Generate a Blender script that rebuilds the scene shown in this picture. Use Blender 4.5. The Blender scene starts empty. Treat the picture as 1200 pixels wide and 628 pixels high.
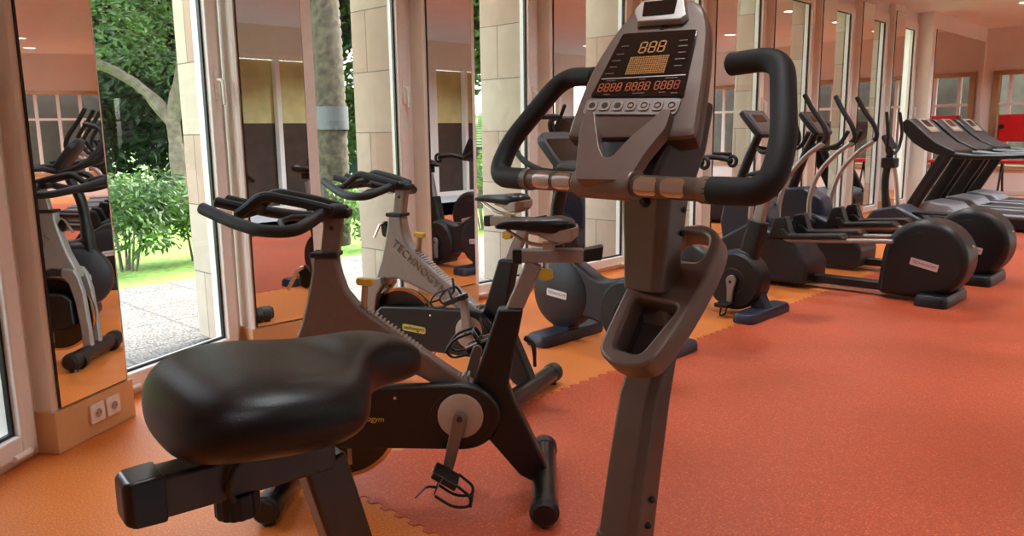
import bpy, bmesh, math, random
from mathutils import Vector, Matrix, noise
random.seed(7)
PI = math.pi
SC = bpy.context.scene
COL = SC.collection

# ------------------------------------------------------------------ materials
def lin(c):
    c = c / 255.0
    return c / 12.92 if c <= 0.04045 else ((c + 0.055) / 1.055) ** 2.4
def rgb(r, g, b): return (lin(r), lin(g), lin(b), 1.0)

def mat(name, col, rough=0.5, metal=0.0, var=0.06, scale=40.0, bump=0.0, bscale=200.0, coat=0.0, spec=0.5, emit=None, estr=0.0):
    m = bpy.data.materials.new(name); m.use_nodes = True
    nt = m.node_tree; b = nt.nodes['Principled BSDF']
    b.inputs['Roughness'].default_value = rough; b.inputs['Metallic'].default_value = metal
    b.inputs['Coat Weight'].default_value = coat; b.inputs['Specular IOR Level'].default_value = spec
    tc = nt.nodes.new('ShaderNodeTexCoord')
    n = nt.nodes.new('ShaderNodeTexNoise'); n.inputs['Scale'].default_value = scale; n.inputs['Detail'].default_value = 4
    nt.links.new(tc.outputs['Object'], n.inputs['Vector'])
    r = nt.nodes.new('ShaderNodeValToRGB')
    r.color_ramp.elements[0].color = tuple(max(0, c * (1 - var)) for c in col[:3]) + (1,)
    r.color_ramp.elements[1].color = tuple(min(1, c * (1 + var)) for c in col[:3]) + (1,)
    r.color_ramp.elements[0].position = 0.35; r.color_ramp.elements[1].position = 0.65
    nt.links.new(n.outputs['Fac'], r.inputs['Fac']); nt.links.new(r.outputs['Color'], b.inputs['Base Color'])
    if bump > 0:
        n2 = nt.nodes.new('ShaderNodeTexNoise'); n2.inputs['Scale'].default_value = bscale; n2.inputs['Detail'].default_value = 3
        nt.links.new(tc.outputs['Object'], n2.inputs['Vector'])
        bp = nt.nodes.new('ShaderNodeBump'); bp.inputs['Strength'].default_value = bump; bp.inputs['Distance'].default_value = 0.003
        nt.links.new(n2.outputs['Fac'], bp.inputs['Height']); nt.links.new(bp.outputs['Normal'], b.inputs['Normal'])
    if emit:
        b.inputs['Emission Color'].default_value = emit; b.inputs['Emission Strength'].default_value = estr
    return m

def rubber_floor(name, c1, c2, c3):
    m = bpy.data.materials.new(name); m.use_nodes = True
    nt = m.node_tree; b = nt.nodes['Principled BSDF']; L = nt.links
    tc = nt.nodes.new('ShaderNodeTexCoord')
    v = nt.nodes.new('ShaderNodeTexNoise'); v.inputs['Scale'].default_value = 160; v.inputs['Detail'].default_value = 2
    L.new(tc.outputs['Object'], v.inputs['Vector'])
    r = nt.nodes.new('ShaderNodeValToRGB'); e = r.color_ramp.elements
    e[0].position = 0.36; e[0].color = c1; e[1].position = 0.6; e[1].color = c2
    x = e.new(0.72); x.color = c3
    L.new(v.outputs['Fac'], r.inputs['Fac'])
    n = nt.nodes.new('ShaderNodeTexNoise'); n.inputs['Scale'].default_value = 1.3; n.inputs['Detail'].default_value = 5
    L.new(tc.outputs['Object'], n.inputs['Vector'])
    mr = nt.nodes.new('ShaderNodeMapRange'); mr.inputs['From Min'].default_value = .3; mr.inputs['From Max'].default_value = .7
    mr.inputs['To Min'].default_value = .86; mr.inputs['To Max'].default_value = 1.12
    L.new(n.outputs['Fac'], mr.inputs['Value'])
    mx = nt.nodes.new('ShaderNodeMix'); mx.data_type = 'RGBA'; mx.blend_type = 'MULTIPLY'; mx.inputs[0].default_value = 1
    L.new(r.outputs['Color'], mx.inputs[6]); L.new(mr.outputs['Result'], mx.inputs[7]); L.new(mx.outputs[2], b.inputs['Base Color'])
    mr2 = nt.nodes.new('ShaderNodeMapRange'); mr2.inputs['From Min'].default_value = .3; mr2.inputs['From Max'].default_value = .7
    mr2.inputs['To Min'].default_value = .34; mr2.inputs['To Max'].default_value = .5
    L.new(n.outputs['Fac'], mr2.inputs['Value']); L.new(mr2.outputs['Result'], b.inputs['Roughness'])
    bp = nt.nodes.new('ShaderNodeBump'); bp.inputs['Strength'].default_value = .18; bp.inputs['Distance'].default_value = .002
    L.new(v.outputs['Fac'], bp.inputs['Height']); L.new(bp.outputs['Normal'], b.inputs['Normal'])
    return m

def stone_mat(name):
    m = bpy.data.materials.new(name); m.use_nodes = True
    nt = m.node_tree; b = nt.nodes['Principled BSDF']; L = nt.links
    b.inputs['Roughness'].default_value = .8
    tc = nt.nodes.new('ShaderNodeTexCoord'); sp = nt.nodes.new('ShaderNodeSeparateXYZ'); L.new(tc.outputs['Object'], sp.inputs[0])
    ad = nt.nodes.new('ShaderNodeMath'); ad.operation = 'ADD'; L.new(sp.outputs['X'], ad.inputs[0]); L.new(sp.outputs['Y'], ad.inputs[1])
    cb = nt.nodes.new('ShaderNodeCombineXYZ'); L.new(ad.outputs[0], cb.inputs['X']); L.new(sp.outputs['Z'], cb.inputs['Y'])
    br = nt.nodes.new('ShaderNodeTexBrick'); L.new(cb.outputs[0], br.inputs['Vector'])
    br.inputs['Scale'].default_value = 1.0; br.inputs['Brick Width'].default_value = .62; br.inputs['Row Height'].default_value = .42
    br.inputs['Mortar Size'].default_value = .004; br.inputs['Mortar Smooth'].default_value = .2; br.inputs['Bias'].default_value = 0
    br.inputs['Color1'].default_value = rgb(176, 162, 142); br.inputs['Color2'].default_value = rgb(160, 124, 104)
    br.inputs['Mortar'].default_value = rgb(104, 88, 74)
    n = nt.nodes.new('ShaderNodeTexNoise'); n.inputs['Scale'].default_value = 4; n.inputs['Detail'].default_value = 6; n.inputs['Distortion'].default_value = 1.5
    L.new(tc.outputs['Object'], n.inputs['Vector'])
    mr = nt.nodes.new('ShaderNodeMapRange'); mr.inputs['To Min'].default_value = .8; mr.inputs['To Max'].default_value = 1.15
    L.new(n.outputs['Fac'], mr.inputs['Value'])
    mx = nt.nodes.new('ShaderNodeMix'); mx.data_type = 'RGBA'; mx.blend_type = 'MULTIPLY'; mx.inputs[0].default_value = 1
    L.new(br.outputs['Color'], mx.inputs[6]); L.new(mr.outputs['Result'], mx.inputs[7]); L.new(mx.outputs[2], b.inputs['Base Color'])
    bp = nt.nodes.new('ShaderNodeBump'); bp.inputs['Strength'].default_value = .4; bp.inputs['Distance'].default_value = .004
    L.new(mx.outputs[2], bp.inputs['Height']); L.new(bp.outputs['Normal'], b.inputs['Normal'])
    return m

def paving_mat(name):
    m = bpy.data.materials.new(name); m.use_nodes = True
    nt = m.node_tree; b = nt.nodes['Principled BSDF']; L = nt.links
    b.inputs['Roughness'].default_value = .85
    tc = nt.nodes.new('ShaderNodeTexCoord')
    br = nt.nodes.new('ShaderNodeTexBrick'); L.new(tc.outputs['Object'], br.inputs['Vector']); br.offset = 0
    br.inputs['Scale'].default_value = 1; br.inputs['Brick Width'].default_value = .6; br.inputs['Row Height'].default_value = .6
    br.inputs['Mortar Size'].default_value = .012
    br.inputs['Color1'].default_value = (1, 1, 1, 1); br.inputs['Color2'].default_value = (.85, .85, .85, 1); br.inputs['Mortar'].default_value = (.45, .45, .45, 1)
    v = nt.nodes.new('ShaderNodeTexVoronoi'); v.inputs['Scale'].default_value = 60; L.new(tc.outputs['Object'], v.inputs['Vector'])
    r = nt.nodes.new('ShaderNodeValToRGB'); e = r.color_ramp.elements
    e[0].color = rgb(120, 116, 110); e[0].position = .1; e[1].color = rgb(58, 54, 50); e[1].position = .7
    L.new(v.outputs['Distance'], r.inputs['Fac'])
    mx = nt.nodes.new('ShaderNodeMix'); mx.data_type = 'RGBA'; mx.blend_type = 'MULTIPLY'; mx.inputs[0].default_value = 1
    L.new(br.outputs['Color'], mx.inputs[6]); L.new(r.outputs['Color'], mx.inputs[7]); L.new(mx.outputs[2], b.inputs['Base Color'])
    return m

def leaf_mat(name, c, c2, tr=.35):
    m = bpy.data.materials.new(name); m.use_nodes = True
    nt = m.node_tree; L = nt.links
    for n in list(nt.nodes): nt.nodes.remove(n)
    out = nt.nodes.new('ShaderNodeOutputMaterial')
    tc = nt.nodes.new('ShaderNodeTexCoord'); n = nt.nodes.new('ShaderNodeTexNoise'); n.inputs['Scale'].default_value = 3.5; n.inputs['Detail'].default_value = 6
    L.new(tc.outputs['Object'], n.inputs['Vector'])
    r = nt.nodes.new('ShaderNodeValToRGB'); r.color_ramp.elements[0].color = c; r.color_ramp.elements[1].color = c2
    r.color_ramp.elements[0].position = .35; r.color_ramp.elements[1].position = .68
    L.new(n.outputs['Fac'], r.inputs['Fac'])
    d = nt.nodes.new('ShaderNodeBsdfPrincipled'); d.inputs['Roughness'].default_value = .45; L.new(r.outputs['Color'], d.inputs['Base Color'])
    t = nt.nodes.new('ShaderNodeBsdfTranslucent'); L.new(r.outputs['Color'], t.inputs['Color'])
    mx = nt.nodes.new('ShaderNodeMixShader'); mx.inputs[0].default_value = tr
    L.new(d.outputs[0], mx.inputs[1]); L.new(t.outputs[0], mx.inputs[2]); L.new(mx.outputs[0], out.inputs[0])
    return m

def glass_mat(name, tint=(1, 1, 1, 1)):
    m = bpy.data.materials.new(name); m.use_nodes = True
    nt = m.node_tree; L = nt.links
    for n in list(nt.nodes): nt.nodes.remove(n)
    out = nt.nodes.new('ShaderNodeOutputMaterial')
    a = nt.nodes.new('ShaderNodeBsdfTransparent'); a.inputs[0].default_value = tint
    g = nt.nodes.new('ShaderNodeBsdfGlossy'); g.inputs['Roughness'].default_value = .01
    lw0 = nt.nodes.new('ShaderNodeLayerWeight'); lw0.inputs['Blend'].default_value = .5
    pw = nt.nodes.new('ShaderNodeMath'); pw.operation = 'POWER'; pw.inputs[1].default_value = 5; L.new(lw0.outputs['Facing'], pw.inputs[0])
    lw = nt.nodes.new('ShaderNodeMath'); lw.operation = 'MULTIPLY_ADD'; lw.inputs[1].default_value = .5; lw.inputs[2].default_value = .025; L.new(pw.outputs[0], lw.inputs[0])
    mx = nt.nodes.new('ShaderNodeMixShader')
    L.new(lw.outputs[0], mx.inputs[0]); L.new(a.outputs[0], mx.inputs[1]); L.new(g.outputs[0], mx.inputs[2]); L.new(mx.outputs[0], out.inputs[0])
    return m

M = {}
M['orange'] = rubber_floor('orange_rubber_floor', rgb(198, 104, 40), rgb(220, 124, 54), rgb(238, 170, 104))
M['red'] = rubber_floor('red_rubber_floor', rgb(170, 68, 36), rgb(192, 82, 47), rgb(216, 126, 86))
M['palefloor'] = mat('grey_rubber_floor', rgb(150, 154, 160), .6, var=.05, scale=30)  # grey chosen to bounce neutral light into the room
M['ceiling'] = mat('ceiling_plaster', rgb(238, 235, 232), .9, var=.02, scale=3)
M['wall'] = mat('cream_wall_paint', rgb(232, 227, 222), .75, var=.02, scale=3, bump=.05)
M['pillar'] = mat('cream_pillar_laminate', rgb(234, 226, 216), .5, var=.03, scale=6)
M['pbase'] = mat('tan_base_laminate', rgb(214, 170, 122), .4, var=.04, scale=6)
M['frame'] = mat('ivory_window_profile', rgb(238, 233, 228), .32, var=.02)
M['gasket'] = mat('window_gasket', rgb(8, 12, 16), .35)
M['stone'] = stone_mat('sandstone_cladding')
M['paving'] = paving_mat('pebble_paving')
M['mirror'] = mat('silvered_mirror', (.88, .88, .87, 1), .003, 1.0, var=0)
M['mirroredge'] = mat('mirror_edge', rgb(34, 28, 26), .3)
M['glass'] = glass_mat('window_glass', (.96, .985, .97, 1))
M['white'] = mat('white_plastic', rgb(236, 232, 226), .35)
M['chrome'] = mat('polished_metal', rgb(212, 208, 202), .18, 1.0, var=.02)
M['black'] = mat('black_plastic', rgb(10, 10, 11), .42, var=.15, bump=.06, bscale=500)
M['blackgloss'] = mat('black_gloss_enamel', rgb(9, 9, 9), .28, var=.1, coat=.3)
M['foam'] = mat('black_foam_grip', rgb(6, 6, 6), .6, var=.2, bump=.25, bscale=900)
M['vinyl'] = mat('black_vinyl', rgb(6, 6, 7), .36, spec=.4, var=.15, bump=.16, bscale=600)
M['charcoal'] = mat('charcoal_plastic', rgb(28, 29, 34), .45, var=.06, bump=.05, bscale=500)
M['navy'] = mat('dark_blue_grey_plastic', rgb(34, 40, 54), .4, var=.08)
M['silver'] = mat('silver_paint', rgb(150, 142, 136), .4, .35, var=.03)
M['bronze'] = mat('bronze_grey_paint', rgb(116, 100, 90), .42, .25, var=.04)  # darker frame tone for the nearer spinning bike
M['alu'] = mat('brushed_aluminium', rgb(196, 190, 184), .35, .8, var=.04)
M['taupe'] = mat('taupe_metallic_plastic', rgb(122, 104, 94), .36, .3, var=.03)
M['taupedark'] = mat('dark_taupe_metal', rgb(112, 98, 88), .3, .55, var=.04)
M['slider'] = mat('dark_bronze_metal', rgb(74, 63, 56), .28, .55, var=.04)
M['taupeside'] = mat('dark_brown_plastic', rgb(62, 50, 48), .4, var=.05)
M['copper'] = mat('warm_chrome_rim', rgb(220, 180, 140), .15, 1.0, var=.03)  # orange floor reflection tinted into the chrome
M['disc'] = mat('stone_grey_disc', rgb(172, 150, 132), .5, var=.03)
M['yellow'] = mat('yellow_plastic', rgb(206, 176, 60), .4)
M['lime'] = mat('yellow_green_badge', rgb(206, 206, 96), .45)
M['labelwhite'] = mat('white_label', rgb(226, 222, 220), .4)
M['labelpink'] = mat('pale_pink_label', rgb(206, 178, 176), .4)
M['ink'] = mat('dark_ink', rgb(40, 36, 40), .5)
M['screen'] = mat('dark_display', rgb(10, 9, 9), .12, var=.05, coat=.6)
M['amber'] = mat('amber_led', rgb(150, 100, 40), .5, emit=rgb(230, 150, 50), estr=.16)
M['amberdim'] = mat('orange_led', rgb(150, 70, 20), .5, emit=rgb(215, 95, 30), estr=.14)
M['redled'] = mat('red_led', rgb(140, 20, 20), .5, emit=rgb(220, 30, 25), estr=.12)
M['sensor'] = mat('pulse_sensor_steel', rgb(196, 184, 172), .26, 1.0, var=.03)
M['saddleshell'] = mat('taupe_saddle_shell', rgb(150, 126, 112), .45)
M['redpaint'] = mat('red_enamel', rgb(196, 18, 24), .35, coat=.2)
M['tan'] = mat('tan_wood_frame', rgb(176, 140, 104), .5, var=.1, scale=12)
M['darkroom'] = mat('dark_brown_panel', rgb(62, 46, 36), .6, var=.2, scale=5)
M['corridor'] = mat('corridor_plaster', rgb(112, 104, 92), .7, var=.2, scale=5)
M['blind'] = mat('olive_tan_blind', rgb(196, 184, 128), .8, var=.1, scale=4)
M['grass'] = mat('lawn_grass', rgb(96, 128, 46), .9, var=.3, scale=14)
M['bark'] = mat('grey_bark', rgb(104, 92, 78), .9, var=.3, scale=9, bump=.8, bscale=25)
M['palmbark'] = mat('palm_bark', rgb(70, 60, 46), .95, var=.45, scale=14, bump=1, bscale=30)
M['leaf'] = leaf_mat('green_leaf', rgb(34, 62, 24), rgb(80, 112, 44))
M['leaflight'] = leaf_mat('light_green_leaf', rgb(52, 86, 32), rgb(108, 140, 62), .35)
M['leafdark'] = leaf_mat('dark_green_leaf', rgb(20, 38, 18), rgb(50, 78, 36), .25)
M['house'] = mat('white_render', rgb(190, 186, 178), .8)
M['housewin'] = mat('dark_house_window', rgb(50, 66, 76), .2)
M['grey'] = mat('grey_hood', rgb(150, 152, 158), .4, var=.05)
M['band'] = mat('dull_metal_band', rgb(84, 84, 84), .5, .5)
M['deck'] = mat('treadmill_belt', rgb(30, 29, 30), .7, var=.1, bump=.2)
M['lamp'] = mat('lamp_diffuser', rgb(240, 230, 215), .5, emit=rgb(255, 226, 190), estr=6)
M['lampoff'] = mat('lamp_glass_unlit', rgb(150, 120, 98), .3)  # baffle hiding the added fill lamp above it

# ------------------------------------------------------------------ mesh helpers
def catmull(pts, n):
    P = [Vector(p) for p in pts]
    if len(P) < 3 or n <= 1: return P
    out = []
    for i in range(len(P) - 1):
        p0 = P[i - 1] if i else P[0] * 2 - P[1]; p1 = P[i]; p2 = P[i + 1]
        p3 = P[i + 2] if i + 2 < len(P) else P[-1] * 2 - P[-2]
        for k in range(n):
            t = k / n
            out.append(.5 * ((2 * p1) + (p2 - p0) * t + (2 * p0 - 5 * p1 + 4 * p2 - p3) * t * t + (3 * p1 - p0 - 3 * p2 + p3) * t ** 3))
    out.append(P[-1]); return out

def fillet(pts, r, n=4):
    """round the corners of a polyline"""
    P = [Vector(p) for p in pts]; out = [P[0]]
    for i in range(1, len(P) - 1):
        a, b, c = P[i - 1], P[i], P[i + 1]
        d = min(r, (a - b).length * .49, (c - b).length * .49)
        s = b + (a - b).normalized() * d; e = b + (c - b).normalized() * d
        for k in range(n + 1):
            t = k / n; out.append(s * (1 - t) ** 2 + b * 2 * t * (1 - t) + e * t * t)
    out.append(P[-1]); return out

class MB:
    def __init__(s): s.bm = bmesh.new()
    def loft(s, rings, cap=True, closed=True):
        bm = s.bm; R = [[bm.verts.new(p) for p in r] for r in rings]
        for a, b in zip(R, R[1:]):
            n = len(a)
            for i in range(n if closed else n - 1):
                j = (i + 1) % n
                bm.faces.new((a[i], a[j], b[j], b[i]))
        if cap:
            bm.faces.new(list(reversed(R[0]))); bm.faces.new(R[-1])
        return s
    def box(s, x0, x1, y0, y1, z0, z1, m=None):
        r = [[(x0, y0, z), (x1, y0, z), (x1, y1, z), (x0, y1, z)] for z in (z0, z1)]
        if m: r = [[m @ Vector(p) for p in q] for q in r]
        return s.loft(r)
    def prism_y(s, pts, y0, y1):
        return s.loft([[(x, y0, z) for x, z in pts], [(x, y1, z) for x, z in pts]])
    def prism(s, pts, m, h0, h1):
        return s.loft([[m @ Vector((x, y, h)) for x, y in pts] for h in (h0, h1)])
    def tube(s, pts, r, n=12, k=1, flat=None, round_end=True):
        P = catmull(pts, k)
        N = len(P); rr = r if isinstance(r, (list, tuple)) else [r] * N
        if len(rr) != N: rr = [rr[min(len(rr) - 1, int(i * (len(rr) - 1) / (N - 1) + .5))] for i in range(N)]
        T = [(P[min(i + 1, N - 1)] - P[max(i - 1, 0)]).normalized() for i in range(N)]
        up = Vector((0, 0, 1)) if abs(T[0].z) < .9 else Vector((0, 1, 0))
        u = (up - T[0] * up.dot(T[0])).normalized(); rings = []
        def ring(p, t, u, rad):
            v = t.cross(u)
            fu, fv = flat if flat else (1, 1)
            return [p + (u * math.cos(a) * fu + v * math.sin(a) * fv) * rad for a in [2 * PI * q / n for q in range(n)]]
        for i in range(N):
            u = (u - T[i] * u.dot(T[i])).normalized()
            if i == 0 and round_end: rings.append(ring(P[0] - T[0] * rr[0] * .35, T[0], u, rr[0] * .6))
            rings.append(ring(P[i], T[i], u, rr[i]))
            if i == N - 1 and round_end: rings.append(ring(P[i] + T[i] * rr[i] * .35, T[i], u, rr[i] * .6))
        return s.loft(rings)
    def cyl(s, p0, p1, r0, r1=None, n=20):
        r1 = r0 if r1 is None else r1
        return s.lathe([(r0, 0), (r1, 1)], p0, p1, n)
    def lathe(s, prof, p0, p1, n=24):
        """prof: (radius, fraction along p0->p1)"""
        p0, p1 = Vector(p0), Vector(p1); t = (p1 - p0).normalized()
        up = Vector((0, 0, 1)) if abs(t.z) < .9 else Vector((1, 0, 0))
        u = (up - t * up.dot(t)).normalized(); v = t.cross(u)
        return s.loft([[p0 + (p1 - p0) * h + (u * math.cos(a) + v * math.sin(a)) * r for a in [2 * PI * q / n for q in range(n)]] for r, h in prof])
    def ringtorus(s, c, axis, R, r, n=28, m=8):
        c = Vector(c); t = Vector(axis).normalized(); up = Vector((0, 0, 1)) if abs(t.z) < .9 else Vector((1, 0, 0))
        u = (up - t * up.dot(t)).normalized(); v = t.cross(u); bm = s.bm; V = []
        for i in range(n):
            a = 2 * PI * i / n; d = u * math.cos(a) + v * math.sin(a)
            V.append([bm.verts.new(c + d * (R + r * math.cos(b)) + t * r * math.sin(b)) for b in [2 * PI * j / m for j in range(m)]])
        for i in range(n):
            for j in range(m):
                bm.faces.new((V[i][j], V[(i + 1) % n][j], V[(i + 1) % n][(j + 1) % m], V[i][(j + 1) % m]))
        return s
    def build(s, name, m, parent=None, bevel=0, sub=0, smooth=True, seg=2, angle=35):
        bmesh.ops.recalc_face_normals(s.bm, faces=s.bm.faces[:])
        me = bpy.data.meshes.new(name); s.bm.to_mesh(me); s.bm.free()
        return obj(name, me, m, parent, bevel, sub, smooth, seg, angle)

def obj(name, me, m, parent=None, bevel=0, sub=0, smooth=True, seg=2, angle=35):
    o = bpy.data.objects.new(name, me); COL.objects.link(o)
    for q in (m if isinstance(m, (list, tuple)) else [m]): me.materials.append(q)
    if parent: o.parent = parent
    if smooth:
        me.shade_smooth()
        if not bevel and not sub: me.set_sharp_from_angle(angle=math.radians(angle))
    if bevel:
        b = o.modifiers.new('bevel', 'BEVEL'); b.width = bevel; b.segments = seg; b.limit_method = 'ANGLE'; b.angle_limit = math.radians(angle); b.harden_normals = True
    if sub:
        q = o.modifiers.new('sub', 'SUBSURF'); q.levels = sub; q.render_levels = sub
    return o

def plate(name, outer, holes, m4, depth, bev, m, parent):
    """filled 2-D outline with holes, given depth and a rounded edge"""
    cu = bpy.data.curves.new(name, 'CURVE'); cu.dimensions = '2D'; cu.fill_mode = 'BOTH'; cu.extrude = max(0, depth / 2 - bev); cu.bevel_depth = bev; cu.bevel_resolution = 2
    cu.offset = -bev
    for loop in [outer] + holes:
        sp = cu.splines.new('POLY'); sp.points.add(len(loop) - 1); sp.use_cyclic_u = True
        for p, q in zip(sp.points, loop): p.co = (q[0], q[1], 0, 1)
    return _conv(name, cu, m4, m, parent)
def _conv(name, cu, m4, m, parent):
    t = bpy.data.objects.new('tmp', cu); COL.objects.link(t)
    dg = bpy.context.evaluated_depsgraph_get(); dg.update()
    me = bpy.data.meshes.new_from_object(t.evaluated_get(dg)); bpy.data.objects.remove(t); bpy.data.curves.remove(cu)
    me.transform(m4); me.name = name; me.materials.clear()
    return obj(name, me, m, parent)
def text(name, body, size, m4, m, parent, extrude=.0015, shear=0, spacing=1.0):
    cu = bpy.data.curves.new(name, 'FONT'); cu.body = body; cu.size = size; cu.extrude = extrude; cu.align_x = 'CENTER'; cu.align_y = 'CENTER'
    cu.shear = shear; cu.space_character = spacing
    return _conv(name, cu, m4, m, parent)

def axes(origin, x, y):
    x = Vector(x).normalized(); y = Vector(y); y = (y - x * y.dot(x)).normalized(); z = x.cross(y)
    m = Matrix.Identity(4)
    for i, c in enumerate((x, y, z)):
        for j in range(3): m[j][i] = c[j]
    for j in range(3): m[j][3] = origin[j]
    return m
def smooth2(pts, n=4):
    """closed smooth outline"""
    P = [Vector((p[0], p[1], 0)) for p in pts]; out = []; N = len(P)
    for i in range(N):
        p0, p1, p2, p3 = P[i - 1], P[i], P[(i + 1) % N], P[(i + 2) % N]
        for k in range(n):
            t = k / n
            q = .5 * ((2 * p1) + (p2 - p0) * t + (2 * p0 - 5 * p1 + 4 * p2 - p3) * t * t + (3 * p1 - p0 - 3 * p2 + p3) * t ** 3)
            out.append((q.x, q.y))
    return out
def round2(pts, r, n=4):
    """closed outline with rounded corners"""
    P = [Vector((p[0], p[1], 0)) for p in pts]; out = []; N = len(P)
    for i in range(N):
        a, b, c = P[i - 1], P[i], P[(i + 1) % N]
        d = min(r, (a - b).length * .45, (c - b).length * .45)
        s_ = b + (a - b).normalized() * d; e_ = b + (c - b).normalized() * d
        for k in range(n + 1):
            t = k / n; q = s_ * (1 - t) ** 2 + b * 2 * t * (1 - t) + e_ * t * t; out.append((q.x, q.y))
    return out

def thing(name, label, cat, loc=(0, 0, 0), rz=0, group=None):
    o = bpy.data.objects.new(name, None); COL.objects.link(o); o.empty_display_size = .1
    o.location = loc; o.rotation_euler = (0, 0, rz); o['label'] = label; o['category'] = cat
    if group: o['group'] = group
    return o
def tag(o, label, cat, group=None, kind=None):
    o['label'] = label; o['category'] = cat
    if group: o['group'] = group
    if kind: o['kind'] = kind
    return o
def struct(o): o['kind'] = 'structure'; return o
def sroot(name, m4):
    o = bpy.data.objects.new(name, None); COL.objects.link(o); o.matrix_world = m4; o['kind'] = 'structure'; o.empty_display_size = .1
    return o
def kids(o): return [c for c in bpy.data.objects if c.parent == o]
def copy_tree(o, parent=None):
    c = o.copy(); COL.objects.link(c)
    if parent: c.parent = parent
    for ch in kids(o): copy_tree(ch, c)
    return c

# ------------------------------------------------------------------ room geometry
O = Vector((-1.54, 4.576, 0)); E_ = Vector((.695, .719, 0)).normalized(); N_ = Vector((E_.y, -E_.x, 0))   # wall of windows: along E_, room on the N_ side
def W(t, off=0, z=0): return O + E_ * t + N_ * off + Vector((0, 0, z))
def wallframe(origin, e): return axes(origin, e, Vector((-e[1], e[0], 0)))    # x along the wall, y outward
CEIL = 3.0
HEAD = 2.8
FARZ = 14.5
OPP = 8.0
corner = W(-.12)
A1 = W(-.115); A0 = Vector((-1.985, 3.55, 0)); A_1 = Vector((-1.96, 3.02, 0)); A_2 = Vector((-2.06, 2.0, 0))
BACK = -3.9
A_3 = Vector((-2.3, BACK, 0))
poly = [A_3, A_2, A_1, A0, A1, W(0), W(FARZ), W(FARZ, OPP), Vector((1.43, BACK, 0))]

def slab(name, pts, z0, z1, m):
    b = MB(); b.loft([[(p[0], p[1], z) for p in pts] for z in (z0, z1)])
    return struct(b.build(name, m, smooth=False))
cx = [Vector(p) for p in poly]
slab('floor', poly, -.12, 0, M['orange'])
LAMP_AT = [(t, 1.5) for t in (.6, 2.4, 4.2, 6.0, 7.8, 9.6, 11.4, 13.2)] + [(t, 3.6) for t in (1.6, 3.6, 5.6, 7.6, 9.6, 11.6, -1.5)] + [(-3.1, 4.7), (13.3, 3.8), (13.3, 6.0)] + [(t, 6.6) for t in (-.8, .8, 2.8, 5.2, 7.8, 11)]  # fitting rows placed for added fill light, the last one out of view
LAMPS = [W(t, o_) for t, o_ in LAMP_AT]
CAN = .105
struct(plate('ceiling', [(p[0], p[1]) for p in poly], [[(p.x + CAN * math.cos(2 * PI * i / 32), p.y + CAN * math.sin(2 * PI * i / 32)) for i in range(32)] for p in LAMPS], Matrix.Translation((0, 0, CEIL + .08)), .16, 0, M['ceiling'], None))
slab('ceiling_void', [p + (p - Vector((3, 4, 0))).normalized() * .1 for p in cx], CEIL + .161, CEIL + .25, M['darkroom'])

# red area: interlocking rubber tiles with a toothed edge, laid in the wall's own directions
def teeth(p, q, step=.075, d=.022):
    p, q = Vector(p), Vector(q); L = (q - p).length; u = (q - p) / L; v = Vector((-u.y, u.x, 0)); n = int(L / step); out = []
    for i in range(n):
        a = p + u * (i * step)
        for f, g in ((0, 0), (.12, 1), (.5, 1), (.62, 0)):
            out.append(a + u * (f * step) + v * (d * (g - .5)))
    return out
c0 = Vector((-.70, 2.73, 0)); c1 = c0 + E_ * 13.2; c2 = c1 + N_ * 5.4; c3 = c0 + N_ * 4.4
b = MB(); pts = teeth(c0, c3) + [c3, c2, c1] + teeth(c1, c0)
b.loft([[(p.x, p.y, z) for p in pts] for z in (0.0005, .003)])
struct(b.build('floor_red', M['red'], smooth=False))

b = MB(); b.loft([[W(t_, o_, q) for t_, o_ in ((-2.6, 5.2), (FARZ - .02, 5.2), (FARZ - .02, OPP - .02), (-3.6, OPP - .02), (-3.6, 7.0))] for q in (.0005, .003)])
struct(b.build('floor_grey', M['palefloor'], smooth=False))  # floor out of view, made grey to bounce neutral light
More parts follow.
